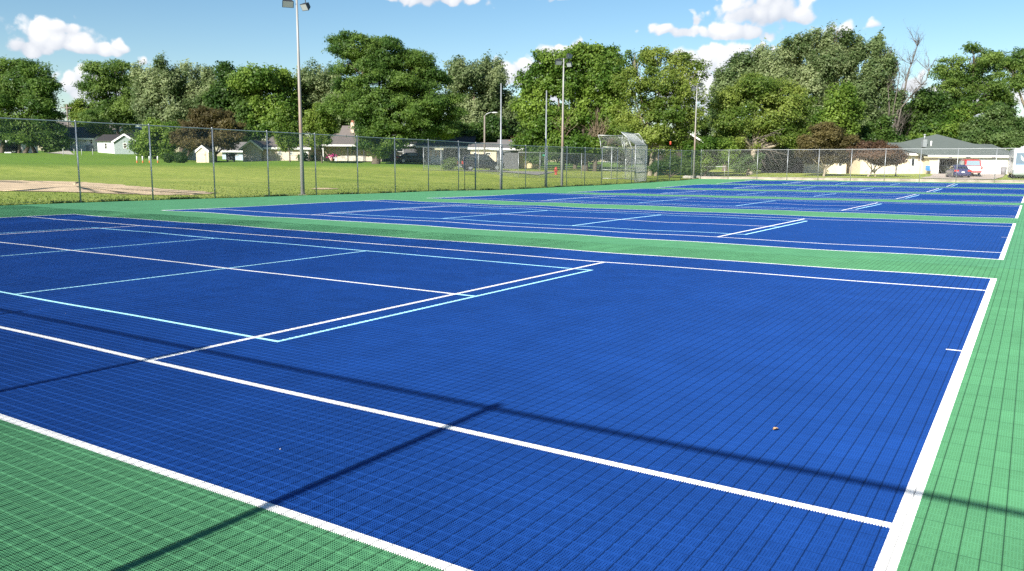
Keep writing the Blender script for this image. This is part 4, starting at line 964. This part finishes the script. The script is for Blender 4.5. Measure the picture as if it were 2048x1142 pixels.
def tree(name, label, cat, px, D, lobes, kind, trunk=.3, seed=0, group=None, fork=.35, dens=1.0, bm=None, base=None, spread=.75, trunks=None, airy=0.0, scale=1.0):
    flat = kind.startswith('locust'); spiky = kind.startswith('silver')
    r = np.random.default_rng(1000+seed); g = ground(px, D) if base is None else np.array(base)
    root = empty(name, g, label, cat, CR, group)
    s = S(D); L = []
    for i, (cx, cy, rx, ry) in enumerate(lobes):
        q = P(cx, cy, D)
        lx = (cx-px)*s; lz = q[2]-g[2]
        a, c = rx*s, ry*s
        L.append((np.array([lx, r.uniform(-spread, spread)*a*.6, lz]), np.array([a, max(a, c)*.85, c])))
    LL = []
    for (c, rad) in L:                       # smaller boughs that break the outline
        LL.append((c, rad*([.88, .9, .84] if flat else [.9, .95, .86])))
        if min(rad) > 1.0 or kind in ('bronze', 'red', 'young'):
            for k in range(9 if flat else 7):
                d = r.normal(0, 1, 3)*[1, .8, .9]+[.15, -.1, .35]; d /= np.linalg.norm(d)
                f = r.uniform(.26, .46) if flat else r.uniform(.22, .40)
                LL.append((c+d*rad*.92, rad*f*(np.array([1.05, 1.05, .8]) if flat else np.array([.72, .8, 1.5]) if spiky else np.array([1, 1, .85]))))
    ls, npc, cs, gap, el = TYPES[kind]; ls *= scale*D/115; cs *= scale*D/115
    V = []; T = []
    for i, (c, rad) in enumerate(LL):
        area = 4*math.pi*((rad[0]*rad[1])**1.6/3+(rad[0]*rad[2])**1.6/3+(rad[1]*rad[2])**1.6/3)**(1/1.6)
        n = int(dens*2.1*area/(cs*cs)); n = max(14, min(n, 900))
        d = r.normal(0, 1, (n, 3)); d /= np.linalg.norm(d, axis=1)[:, None]
        rr = .40+.62*r.random(n)**.55
        p = d*rr[:, None]*rad
        p *= (1+.16*np.sin(d@r.normal(0, 4, 3)+1)+.12*np.sin(d@r.normal(0, 7, 3)))[:, None]
        keep = vnoise(p+c, seed*7+i, 1.35/max(cs*2.2, .8)) > gap+airy-.10*(rr < .7)
        p = p[keep]; d = d[keep]; n = len(p)
        if n == 0: continue
        ct = np.clip(.45+.75*(vnoise(p+c, seed+77, .9)-.5)*2+r.normal(0, .20, n), 0, 1)
        m = npc
        off = r.normal(0, 1, (n, m, 3))*np.array([cs*1.15, cs*1.15, cs*.52] if flat else [cs*.8, cs*.9, cs*1.0] if spiky else [cs, cs, cs*.72])*.52
        if spiky: off[..., 0] += off[..., 2]*.45           # shoots lean with the wind
        if flat: off[..., 2] -= np.abs(off[..., 0])*.22    # sprays droop at the tips
        ctr = p[:, None, :]+off+c
        nrm = d[:, None, :]*.7+np.array([0, -.15, .45])+r.normal(0, .46, (n, m, 3)); nrm /= np.linalg.norm(nrm, axis=2)[..., None]
        ax = r.normal(0, 1, (n, m, 3))+np.array([.55, 0, -.25]); ax -= nrm*(ax*nrm).sum(2)[..., None]; ax /= np.linalg.norm(ax, axis=2)[..., None]
        bx = np.cross(nrm, ax); sz = ls*r.uniform(.5, 1.15, (n, m, 1))*.5
        a1 = ax*sz*el**.5*1.15; b1 = bx*sz/el**.5*1.15
        quad = np.stack([ctr-a1, ctr+b1*.9-a1*.1, ctr+a1, ctr-b1*.9-a1*.1], 2).reshape(-1, 3)
        V.append(quad); T.append(np.clip(np.repeat(ct, m)+r.normal(0, .11, n*m), 0, 1))
    V = np.concatenate(V); T = np.concatenate(T)
    V[:, 2] = np.maximum(V[:, 2], -.05)
    crown = tri_mesh('crown', V, np.arange(len(V)).reshape(-1, 4), LM[kind], root, T)
    if trunk:
        mb = MB(); bm = bm or bark
        bases = trunks or [(px, trunk)]
        order = sorted(L, key=lambda q: q[0][2])
        for bi, (bpx, tr) in enumerate(bases):
            mine = L[bi::len(bases)]
            bx = (bpx-px)*s; topz = max(q[0][2] for q in mine); mx = np.mean([q[0][0] for q in mine]); fz = topz*fork
            b0 = np.array([bx, 0, -.3]); f0 = np.array([bx+(mx-bx)*.25, 0, fz])
            mb.tube([b0, np.array([bx, 0, .15]), b0*.45+f0*.55+[.12*tr*3, 0, 0], f0], [tr*1.5, tr*1.1, tr*.9, tr*.78], 9)
            for (c, rad) in mine:
                m_ = f0*.45+c*.55+np.array([0, 0, -.08*abs(c[0]-f0[0])]); e_ = c+np.array([0, 0, rad[2]*.45])
                mb.tube([f0-[0, 0, .2], m_, c, e_], [tr*.62, tr*.4, tr*.25, tr*.06], 6)
                for k in range(5):
                    dd = r.normal(0, 1, 3); dd[2] = abs(dd[2]); dd /= np.linalg.norm(dd)
                    mb.tube([m_*.5+c*.5, c+dd*rad*.45, c+dd*rad*.85], [tr*.2, tr*.12, tr*.03], 5)
        mb.build('trunk', bm, root, True)
    return root, L
def twigs(mb, p, d, length, rad, depth, r, spread=.6, gravity=.05, nb=3):
    pts = [p]; rd = [rad]; q = p.copy(); dd = d.copy(); k = 4
    for i in range(k):
        dd = dd+r.normal(0, .16, 3)+np.array([0, 0, gravity]); dd /= np.linalg.norm(dd); q = q+dd*length/k; pts.append(q.copy()); rd.append(rad*(1-.62*(i+1)/k))
    mb.tube(pts, rd, 5 if depth > 1 else 4, cap=False)
    if depth > 0:
        for j in range(nb):
            i = r.integers(1, k+1); nd = dd+r.normal(0, spread, 3); nd /= np.linalg.norm(nd)
            twigs(mb, pts[i], nd, length*r.uniform(.5, .75), rd[i]*.7, depth-1, r, spread, gravity, nb)

tree('locust_tree', 'dark locust tree with several trunks at the left edge beside the parked truck', 'tree', 50, 127.5, [(35,160,70,36),(95,175,35,40),(62,225,66,40),(8,215,60,55),(95,250,34,38),(20,262,45,30),(110,275,20,32),(60,270,40,20),(-40,180,50,50)], 'locust', .3, 1, trunks=[(6,.3),(40,.2),(53,.32),(72,.28)], fork=.3, airy=.05)
tree('locust_tree', 'bright feathery locust tree against the white cloud, right of the utility pole', 'tree', 240, 148, [(245,150,50,28),(215,185,38,28),(265,178,36,34),(235,225,55,30),(270,222,30,34),(205,235,35,20)], 'locust2', .35, 2, dens=.9, airy=.04)
tree('leafy_tree', 'low yellow green tree behind the broad brown roof', 'tree', 178, 152, [(178,222,25,20),(195,240,35,18),(165,235,18,12)], 'young', .25, 3, dens=1)
tree('olive_shrub', 'olive shrub between the white house and the grey green house', 'shrub', 212, 134, [(210,258,22,14),(200,266,15,10),(222,262,12,12)], 'yellow', .1, 4)
tree('silver_maple', 'broad pale silver maple between the locust and the dark maple, above the bronze tree', 'tree', 365, 142, [(330,165,42,38),(385,160,48,34),(345,215,55,42),(410,205,52,45),(300,200,22,40),(440,185,35,34),(370,245,60,28)], 'silver', .5, 5)
tree('maple_tree', 'dark shaded maple right of the broad silver maple', 'tree', 490, 138, [(465,180,32,42),(490,225,42,50),(455,215,30,35),(510,255,32,30)], 'dark', .5, 6, dens=1.2)
tree('maple_tree', 'rounded green maple left of the nearest light pole, behind the ranch house', 'tree', 540, 136, [(530,160,50,30),(565,175,30,32),(535,200,42,38),(575,215,25,40),(545,250,42,32),(520,235,24,30)], 'maple', .45, 7)
tree('silver_maple', 'silver maple just right of the nearest light pole', 'tree', 640, 140, [(645,158,44,32),(620,190,32,38),(670,190,34,40),(645,220,50,36),(612,235,25,25)], 'silver', .45, 8)
tree('locust_tree', 'tallest spreading locust in the middle of the field edge, above the porch house', 'tree', 752, 104, [(718,94,46,22),(775,106,46,30),(735,135,55,26),(838,118,32,24),(820,150,54,34),(760,172,72,34),(868,172,36,30),(850,205,60,32),(735,215,60,34),(800,225,70,38),(885,228,34,24),(740,262,34,24),(850,262,52,24),(782,275,54,28),(758,294,30,18),(795,210,40,40)], 'locust', .5, 9, fork=.3, dens=1.0, scale=.9)
tree('silver_maple', 'large pale silver maple behind the street lamp', 'tree', 955, 130, [(945,150,50,30),(985,160,32,34),(915,165,28,24),(955,205,62,36),(1000,215,24,30),(965,245,60,30),(925,240,35,35)], 'silver', .5, 10)
tree('leafy_tree', 'dark tree mass under the pale silver maple, over the house roofs', 'tree', 935, 122, [(905,270,40,25),(950,275,48,22),(992,265,30,26),(880,262,25,25)], 'dark', .35, 11, dens=1.3)
tree('leafy_tree', 'thin dark tree between the silver maple and the big vine covered maple', 'tree', 1035, 132, [(1030,215,22,35),(1045,260,28,30),(1020,262,20,24)], 'silverd', .3, 12)
tree('bronze_shrub', 'olive bronze shrub above the grey roof of the yellow house', 'shrub', 1040, 122, [(1035,278,24,12),(1055,282,20,10)], 'bronze', .12, 13)
t, L = tree('maple_tree', 'big bright green maple hung with dead brown vines, left of the backstop', 'tree', 1150, 101, [(1110,128,42,28),(1165,118,42,26),(1210,122,36,26),(1075,165,40,32),(1130,165,45,28),(1195,165,46,34),(1070,215,38,38),(1215,200,28,30),(1165,200,30,28),(1100,250,44,30),(1065,285,34,22),(1140,285,46,20),(1090,300,36,16),(1190,290,36,18),(1230,150,24,24),(1225,245,26,36),(1150,235,30,24)], 'maple', .45, 14, trunks=[(1125,.3),(1170,.4),(1190,.25)], fork=.25)
mb = MB(); r_ = np.random.default_rng(5)
for (cx, cy, n, w) in ((1128, 255, 14, 10), (1195, 255, 26, 20), (1210, 280, 12, 14)):
    for k in range(n):
        q = P(cx+r_.uniform(-w, w)*.5, cy+18, 99.5)-np.array(t.location); q = np.array([q@np.array([math.cos(CR), math.sin(CR), 0]), q@np.array([-math.sin(CR), math.cos(CR), 0])-r_.uniform(-1, .6), q[2]])
        twigs(mb, q, np.array([r_.normal(0, .45), r_.normal(0, .2), 1.0]), r_.uniform(1.4, 3.6), .05, 1, r_, .5, 0, 2)
mb.build('dead_vines', mat('dead brown vine', (.15, .115, .075), .9, 0, .3, 5), t)
tree('ash_tree', 'pale airy tree with thin crown right of the backstop', 'tree', 1300, 97, [(1262,130,32,26),(1300,112,26,18),(1345,128,34,24),(1385,140,24,28),(1255,175,36,30),(1310,165,42,30),(1365,180,38,34),(1270,225,46,30),(1335,225,48,30),(1385,240,28,30),(1250,262,34,24),(1300,268,40,26),(1355,270,36,26),(1270,300,34,16),(1320,302,34,16),(1375,295,26,18)], 'yellow', .26, 15, bm=bark_l, dens=.9, fork=.28, trunks=[(1300,.26),(1312,.18)], airy=.07)
tree('leafy_bush', 'bright green bush at the foot of the far light pole', 'bush', 1410, 96, [(1385,298,26,16),(1425,296,34,18),(1390,322,28,20),(1420,320,22,20),(1455,310,24,18)], 'maple', .1, 16, fork=.2, scale=.8)
tree('lilac_bush', 'grey green lilac hedge bush behind the side fence end', 'bush', 1340, 92, [(1325,330,20,12),(1345,325,18,16),(1365,330,20,16),(1380,335,18,14),(1310,335,14,9)], 'lilac', .08, 17, fork=.2, scale=.9)
tree('silver_maple', 'left end tree of the silver maple row, behind the yellow green tree', 'tree', 1450, 128, [(1445,155,20,30),(1480,135,32,28),(1440,200,26,38),(1490,175,36,34),(1435,245,20,25)], 'silverd', .4, 18)
tree('silver_maple', 'second tree of the silver maple row, its crown above the yellow green tree', 'tree', 1540, 127, [(1530,125,36,28),(1570,110,34,32),(1550,155,44,32),(1590,150,32,34),(1520,165,30,30)], 'silver', .45, 19)
tree('silver_maple', 'tallest silver maple of the row with wind swept top', 'tree', 1650, 126, [(1620,92,26,28),(1655,88,30,28),(1640,130,46,32),(1690,115,26,32),(1610,165,38,34),(1665,170,42,36),(1625,215,40,34)], 'silver', .5, 20)
tree('silver_maple', 'right end tree of the silver maple row, beside the bare dead tree', 'tree', 1728, 126, [(1730,98,26,24),(1735,140,32,34),(1745,185,34,36),(1705,185,30,36),(1765,205,26,32),(1720,235,42,34),(1690,255,34,24),(1745,262,30,22)], 'silverd', .45, 21)
tree('maple_tree', 'bright green maple in front of the silver maple row, above the bronze tree', 'tree', 1672, 114, [(1665,200,30,30),(1690,225,26,32),(1655,240,32,30),(1685,262,24,20),(1640,255,20,22)], 'maple', .25, 22)
t, L = tree('elm_tree', 'yellow green rounded elm with bare lower branches behind the far fence', 'tree', 1500, 101, [(1500,175,44,22),(1555,180,40,24),(1455,205,34,28),(1595,205,26,28),(1510,210,50,28),(1560,225,46,28),(1460,245,36,24),(1515,250,40,22),(1600,250,22,26),(1450,275,30,18),(1480,285,36,16),(1575,278,34,18),(1545,262,36,20)], 'yellow', .36, 23, bm=bark_l, fork=.3)
mb = MB()
for k in range(9):
    q = np.array([r_.uniform(-.3, .6), -.2, r_.uniform(3.0, 4.2)]); twigs(mb, q, np.array([r_.uniform(.3, 1.0), -.2, r_.uniform(-.25, .3)]), r_.uniform(2.2, 4.5), .07, 2, r_, .5, -.02, 2)
mb.build('bare_branches', mat('bare grey branch', (.135, .118, .10), .9, 0, .2, 5), t)
tree('bronze_tree', 'bronze leaved ornamental tree before the low beige house, behind the far fence', 'tree', 1649, 94, [(1650,268,34,18),(1625,285,28,16),(1680,285,28,16),(1650,295,44,16),(1610,302,18,10),(1690,302,18,10),(1655,318,38,10)], 'bronze', .13, 24, bm=bark_l, fork=.2)
tree('red_tree', 'reddish purple ornamental tree at the left end of the ranch house', 'tree', 1740, 93, [(1740,292,32,8),(1715,300,22,10),(1765,302,30,9),(1745,312,48,10),(1790,312,20,8),(1770,322,34,8)], 'red', .11, 25, bm=bark_l, fork=.2, trunks=[(1738,.1),(1752,.08)])
tree('maple_tree', 'round dark maple behind the left half of the ranch house', 'tree', 1838, 132, [(1838,205,36,24),(1815,235,34,30),(1868,230,34,32),(1840,255,46,28),(1800,262,24,20)], 'dark', .35, 26, dens=1.3)
tree('locust_tree', 'airy locust with flat layered crown above the ranch house roof', 'tree', 1935, 138, [(1920,118,40,24),(1888,138,28,22),(1955,122,32,24),(1868,165,26,22),(1925,155,40,26),(1985,140,28,28),(1898,188,36,24),(1955,185,38,28),(1915,215,40,24),(1985,205,30,26),(1878,205,24,22)], 'locust2', .35, 27, dens=.9, bm=bark, fork=.5, airy=.05)
tree('locust_tree', 'tall locust at the right edge with bare lower trunk', 'tree', 2043, 122, [(2030,115,30,24),(2060,112,30,26),(2008,140,24,22),(2045,150,36,26),(2075,160,30,24),(2018,170,20,18)], 'locust2', .3, 28, bm=bark_l, fork=.55)
tree('leafy_tree', 'leafy green tree right behind the ranch house garage', 'tree', 1985, 122, [(1985,235,34,24),(1960,258,32,22),(2010,255,30,24),(1990,278,44,18),(2035,265,24,28),(1940,278,24,14)], 'lilac', .3, 29, dens=1.2, scale=1.2)
tree('leafy_tree', 'yellow green leafy tree between the round maple and the garage roof', 'tree', 1905, 128, [(1905,232,26,22),(1890,262,34,14),(1920,262,26,16),(1850,280,36,12),(1810,285,24,10)], 'maple', .25, 30, dens=1.1)
tree('bronze_tree', 'large bronze leaved tree over the beige shed, left of the ranch house', 'tree', 425, 107, [(425,232,38,16),(395,250,34,18),(455,252,30,18),(425,268,52,18),(378,275,26,16),(472,272,20,15),(400,288,34,9),(445,288,30,8)], 'bronze', .2, 31, fork=.25, trunks=[(368,.16),(431,.2)], dens=1.0, airy=.09)
tree('leafy_tree', 'leafy green tree behind the marker posts, left of the bronze tree', 'tree', 310, 108, [(310,262,34,18),(290,285,24,22),(328,285,30,24),(300,302,28,16),(345,262,22,18),(335,308,16,12)], 'maple', .18, 32, fork=.25, scale=.8, dens=1.1)
tree('round_bush', 'left smaller one of two round clipped bushes beside the marker posts', 'bush', 337, 99, [(337,316,10,9)], 'shrub', 0, 33, 'round bushes on the lawn', dens=2.2, scale=.8)
tree('round_bush', 'right larger one of two round clipped bushes beside the marker posts', 'bush', 360, 99, [(357,314,14,11),(366,317,10,9)], 'shrub', 0, 34, 'round bushes on the lawn', dens=2.2, scale=.8)
tree('young_maple', 'young maple with slim trunk left of the nearest light pole', 'tree', 580, 104, [(575,235,14,20),(568,258,20,20),(590,260,18,20),(578,282,24,16)], 'young', .09, 35, 'young maples on the lawn', fork=.3)
tree('young_maple', 'young maple right of the nearest light pole, before the porch house', 'tree', 644, 104, [(640,228,20,18),(626,252,20,18),(652,252,20,20),(634,280,28,15)], 'young', .09, 36, 'young maples on the lawn', fork=.3)
tree('round_bush', 'round dark clipped bush before the garage of the ranch house', 'bush', 615, 110, [(615,315,17,9)], 'dark', 0, 37, dens=2.2, scale=.7)
tree('leafy_bush', 'yellow green bush behind the field fence, left of the gate', 'bush', 903, 95, [(902,325,14,8),(897,332,12,7)], 'yellow', 0, 38, dens=1.8, scale=.75)
tree('evergreen_shrub', 'loose evergreen shrub before the yellow house, beside the street sign', 'shrub', 1078, 98, [(1075,306,16,10),(1068,318,18,9),(1090,316,14,10),(1105,305,14,14)], 'lilac', .1, 39, dens=1.2)
tree('sumac_bush', 'light green leafy sumac bush just behind the far fence', 'bush', 1492, 90, [(1495,322,16,14),(1482,335,14,10),(1506,330,14,12),(1520,315,10,8)], 'lilac', .05, 40, dens=1.3, scale=.9)
tree('leafy_bush', 'dark undergrowth bush between the elm and the brown house', 'bush', 1550, 108, [(1545,300,34,20),(1530,325,24,14),(1565,318,24,18),(1480,305,36,20),(1440,300,24,18),(1600,295,26,18)], 'dark', .1, 41, dens=1.4)
tree('leafy_bush', 'dark bush at the foot of the left locust trunks', 'bush', 112, 127, [(105,292,15,14),(118,298,13,12)], 'dark', 0, 42, dens=1.6)
tree('leafy_bush', 'wild bush behind the backstop under the airy tree', 'bush', 1235, 108, [(1225,312,24,14),(1255,318,22,14),(1240,300,20,12),(1290,315,18,14)], 'shrub', .08, 43, dens=1.2, scale=1.1)
tree('leafy_bush', 'dark shaded bush under the vine hung maple', 'bush', 1165, 110, [(1150,315,28,12),(1185,308,24,14),(1125,318,18,10)], 'dark', .08, 44, dens=1.3)
tree('leafy_tree', 'dark low tree hiding the foot of the bare dead tree, behind the red tree', 'tree', 1765, 119, [(1760,262,26,26),(1735,275,24,20),(1785,290,26,20),(1765,300,30,18)], 'dark', .3, 45, dens=1.2)
tree('leafy_tree', 'background tree between the airy tree and the maple row', 'tree', 1415, 140, [(1405,262,26,22),(1425,240,18,24),(1400,285,30,14)], 'locust2', .25, 46)
tree('leafy_bush', 'leafy bush filling the gap between the garage roof end and the motorhome', 'bush', 2040, 118, [(2030,292,22,16),(2050,285,24,20),(2062,305,24,16)], 'lilac', .1, 47, dens=1.3, scale=1.1)
tree('leafy_tree', 'dark tree standing behind the vine hung maple and filling its lower gaps', 'tree', 1150, 124, [(1110,250,40,36),(1180,245,44,36),(1225,270,30,30),(1060,270,30,30),(1140,290,50,22)], 'dark', .3, 48, dens=1.2)
tree('leafy_tree', 'dark green tree behind the porch house chimney', 'tree', 700, 136, [(690,232,40,30),(665,255,30,26),(715,262,34,26),(735,235,30,30)], 'silverd', .3, 50, dens=1.2)
tree('leafy_tree', 'dark tree standing behind the elm, showing between its bare branches', 'tree', 1540, 118, [(1480,270,44,26),(1540,275,44,26),(1600,270,30,26)], 'dark', .3, 49, dens=1.3)
# bare dead tree
g = ground(1775, 124); dt = empty('dead_tree', g, 'bare dead tree with forked grey branches between the maple row and the round maple', 'tree', CR)
s_ = S(124); r_ = np.random.default_rng(21); mb = MB()
def LP(px, py, y=0): return np.array([(px-1775)*s_, y, P(px, py, 124)[2]-g[2]])
for path, r0 in (([(1772,320),(1785,235),(1800,185),(1797,150),(1812,115),(1825,75)], .20), ([(1778,320),(1795,215),(1815,185),(1840,160),(1848,130)], .17), ([(1770,320),(1766,220),(1763,150),(1758,105)], .11), ([(1770,300),(1778,200),(1782,150),(1775,115)], .10), ([(1776,310),(1795,270),(1808,235)], .07)):
    pts = [LP(a, b, r_.uniform(-.8, .8)) for a, b in path]; n = len(pts)
    mb.tube(pts, [r0*(1-.8*i/(n-1)) for i in range(n)], 7)
    for i in range(1, n):
        for k in range(5):
            d = np.array([r_.normal(0, .6), r_.normal(0, .6), .8]); twigs(mb, pts[i]*.6+pts[i-1]*.4, d/np.linalg.norm(d), r_.uniform(1.2, 3.2), r0*.26, 2, r_, .45, .03, 4)
mb.build('branches', mat('bare grey branch', (.135, .118, .10), .9, 0, .2, 5), dt, True)
mb = MB(); mb.tube([(0,0,-.3), (0,0,.6), tuple(LP(1774, 315))], [.42, .3, .26], 9); mb.build('trunk', bark_l, dt, True)

# weeds and grass tufts along the court edge and on the near part of the field
n = 42000
ty = rng.uniform(5, 78, n); tx = X0-.05-rng.exponential(5.0, n)*(rng.random(n) < .8)-rng.exponential(.12, n)
edge = rng.random(n) < .22; tx[edge] = X0-.03-rng.exponential(.10, edge.sum())
hgt = rng.uniform(.03, .075, n)*(1+edge*1.2*(np.sin(ty*1.9)*np.sin(ty*.53+1) > .1))
tz = hz(tx, ty)-.01; ang = rng.uniform(0, math.pi, n); wd = rng.uniform(.012, .045, n)*(1+edge)
a = np.stack([np.cos(ang)*wd, np.sin(ang)*wd, 0*wd], 1); b = np.stack([tx, ty, tz], 1); tip = b+np.stack([rng.normal(0, .03, n), rng.normal(0, .03, n), hgt], 1)
tv = np.stack([b-a, b+a, tip], 1).reshape(-1, 3)
tag(tri_mesh('grass', tv, np.arange(3*n).reshape(-1, 3), leaf_mat('grass blades', (.07, .12, .018), (.22, .27, .05), .2), None, rng.random(n)), 'short grass and weeds growing along the edge of the courts', 'grass', kind='stuff')

# ------------------------------------------------------------------ sky, clouds, sun
SUN_EL, SUN_AZ = R(30.0), math.pi         # sun stands towards -y, behind and left of the camera
w = bpy.data.worlds.new('World'); scene.world = w; w.use_nodes = True
nt = w.node_tree; N = nt.nodes; Lk = nt.links
bg = N['Background']; bg.inputs['Strength'].default_value = .07
sky = N.new('ShaderNodeTexSky'); sky.sky_type = 'NISHITA'; sky.sun_disc = False; sky.sun_elevation = SUN_EL; sky.sun_rotation = SUN_AZ
sky.air_density = 1.0; sky.dust_density = .25; sky.ozone_density = 1.6
tc = N.new('ShaderNodeTexCoord'); sp = N.new('ShaderNodeSeparateXYZ'); Lk.new(tc.outputs['Generated'], sp.inputs[0])
def mth(op, a, b=None, c=None, clamp=False):
    n = N.new('ShaderNodeMath'); n.operation = op; n.use_clamp = clamp
    for i, v in enumerate((a, b, c)):
        if v is None: continue
        if isinstance(v, (int, float)): n.inputs[i].default_value = v
        else: Lk.new(v, n.inputs[i])
    return n.outputs[0]
az = mth('ARCTAN2', sp.outputs[0], sp.outputs[1]); el = mth('ARCSINE', sp.outputs[2])
cmb = N.new('ShaderNodeCombineXYZ'); Lk.new(az, cmb.inputs[0]); Lk.new(el, cmb.inputs[1])
def noise(scale, detail, rough=.55, vec=None):
    n = N.new('ShaderNodeTexNoise'); n.inputs['Scale'].default_value = scale; n.inputs['Detail'].default_value = detail; n.inputs['Roughness'].default_value = rough
    Lk.new(vec or cmb.outputs[0], n.inputs['Vector']); return n
nA = noise(26, 7, .55); nB = noise(75, 5, .55); nC = noise(9, 4)
vor = N.new('ShaderNodeTexVoronoi'); vor.feature = 'SMOOTH_F1'; vor.inputs['Scale'].default_value = 62; vor.inputs['Smoothness'].default_value = .35
dist = N.new('ShaderNodeVectorMath'); dist.operation = 'MULTIPLY_ADD'; Lk.new(nA.outputs['Color'], dist.inputs[0]); dist.inputs[1].default_value = (.035, .035, 0); Lk.new(cmb.outputs[0], dist.inputs[2])
Lk.new(dist.outputs[0], vor.inputs['Vector'])
puff = mth('SUBTRACT', 1.0, mth('MULTIPLY', vor.outputs['Distance'], 1.25))
nz = mth('ADD', mth('ADD', mth('MULTIPLY', nA.outputs['Fac'], .75), mth('MULTIPLY', nB.outputs['Fac'], .35)), mth('MULTIPLY', puff, .75))   # about .5 to 1.2
CLOUDS = [  # photo px centre, radii, weight
 (108,82,108,42,1.05), (62,96,68,27,1), (185,98,78,20,1), (245,101,26,13,.9), (128,60,46,20,1),
 (162,170,42,44,1), (205,190,50,50,1), (285,126,16,12,.9),
 (868,-6,105,24,.95), (1130,112,52,26,1), (1060,140,56,28,.95), (1150,170,120,50,1), (1025,150,40,40,.9),
 (1445,125,95,45,1.1), (1400,180,80,70,1.1), (1535,28,95,52,1.15), (1475,66,84,26,1.05), (1545,-5,60,28,1.05), (1605,35,28,26,1), (1370,62,72,16,.75), (1340,60,44,15,.8), (1393,40,14,20,.8),
 (1690,62,34,17,.62), (1752,49,20,11,.55), (1640,70,50,24,.8), (1825,172,44,26,1), (1870,200,60,40,1), (1960,215,120,50,.95), (1080,-2,70,9,.6), (760,-2,60,6,.55)]
dens = None; vert = None
for (px, py, rx, ry, wgt) in CLOUDS:
    d = ray(px, py); a0 = math.atan2(d[0], d[1]); e0 = math.asin(d[2]/np.linalg.norm(d))
    d1 = ray(px+rx, py); ra = abs(math.atan2(d1[0], d1[1])-a0); d2 = ray(px, py-ry); re = abs(math.asin(d2[2]/np.linalg.norm(d2))-e0)
    u = mth('DIVIDE', mth('SUBTRACT', az, a0), ra); v = mth('DIVIDE', mth('SUBTRACT', el, e0), re)
    # flat bottoms: falls faster below the middle
    v2 = mth('MAXIMUM', v, mth('MULTIPLY', v, -1.5))
    rr = mth('SQRT', mth('ADD', mth('MULTIPLY', u, u), mth('MULTIPLY', v2, v2)))
    f = mth('MULTIPLY', mth('SUBTRACT', 1.42, rr), wgt)
    wv = mth('POWER', mth('MAXIMUM', mth('ADD', f, .25), 0.0), 4.0)
    if dens is None: dens, num, den = f, mth('MULTIPLY', wv, v), wv
    else: dens = mth('MAXIMUM', dens, f); num = mth('MULTIPLY_ADD', wv, v, num); den = mth('ADD', den, wv)
vert = mth('DIVIDE', num, mth('ADD', den, .0005))
mass = mth('ADD', dens, mth('MULTIPLY', mth('SUBTRACT', nz, .95), 1.45))
alpha = N.new('ShaderNodeMapRange'); alpha.interpolation_type = 'SMOOTHSTEP'; alpha.inputs[1].default_value = .15; alpha.inputs[2].default_value = .62; Lk.new(mass, alpha.inputs[0])
shade = N.new('ShaderNodeMapRange'); shade.inputs[1].default_value = -.9; shade.inputs[2].default_value = .45
Lk.new(mth('ADD', vert, mth('MULTIPLY', mth('SUBTRACT', nz, .95), 1.7)), shade.inputs[0])
cc = N.new('ShaderNodeMix'); cc.data_type = 'RGBA'; cc.inputs[6].default_value = (5.4, 5.8, 6.6, 1); cc.inputs[7].default_value = (8.6, 8.6, 8.7, 1); Lk.new(shade.outputs[0], cc.inputs[0])
mixc = N.new('ShaderNodeMix'); mixc.data_type = 'RGBA'; Lk.new(mth('MULTIPLY', alpha.outputs[0], .96), mixc.inputs[0]); hs = N.new('ShaderNodeHueSaturation'); hs.inputs['Hue'].default_value = .497; hs.inputs['Saturation'].default_value = 1.24; hs.inputs['Value'].default_value = 1.06; Lk.new(sky.outputs[0], hs.inputs['Color']); Lk.new(hs.outputs[0], mixc.inputs[6]); Lk.new(cc.outputs[2], mixc.inputs[7])
Lk.new(mixc.outputs[2], bg.inputs['Color'])
sun_d = bpy.data.lights.new('sun', 'SUN'); sun_d.energy = 5.0; sun_d.angle = R(.53); sun_d.color = (1, .955, .87)
sun_o = bpy.data.objects.new('sun', sun_d); col.objects.link(sun_o)
to_sun = Vector((0, -math.cos(SUN_EL), math.sin(SUN_EL)))
sun_o.rotation_euler = to_sun.to_track_quat('Z', 'Y').to_euler(); sun_o.location = (0, -40, 40)

scene.view_settings.view_transform = 'Standard'; scene.view_settings.look = 'None'
scene.view_settings.exposure = .85; scene.view_settings.gamma = 1
scene.render.engine = 'CYCLES'
scene.cycles.use_denoising = False
scene.cycles.max_bounces = 6; scene.cycles.transparent_max_bounces = 8
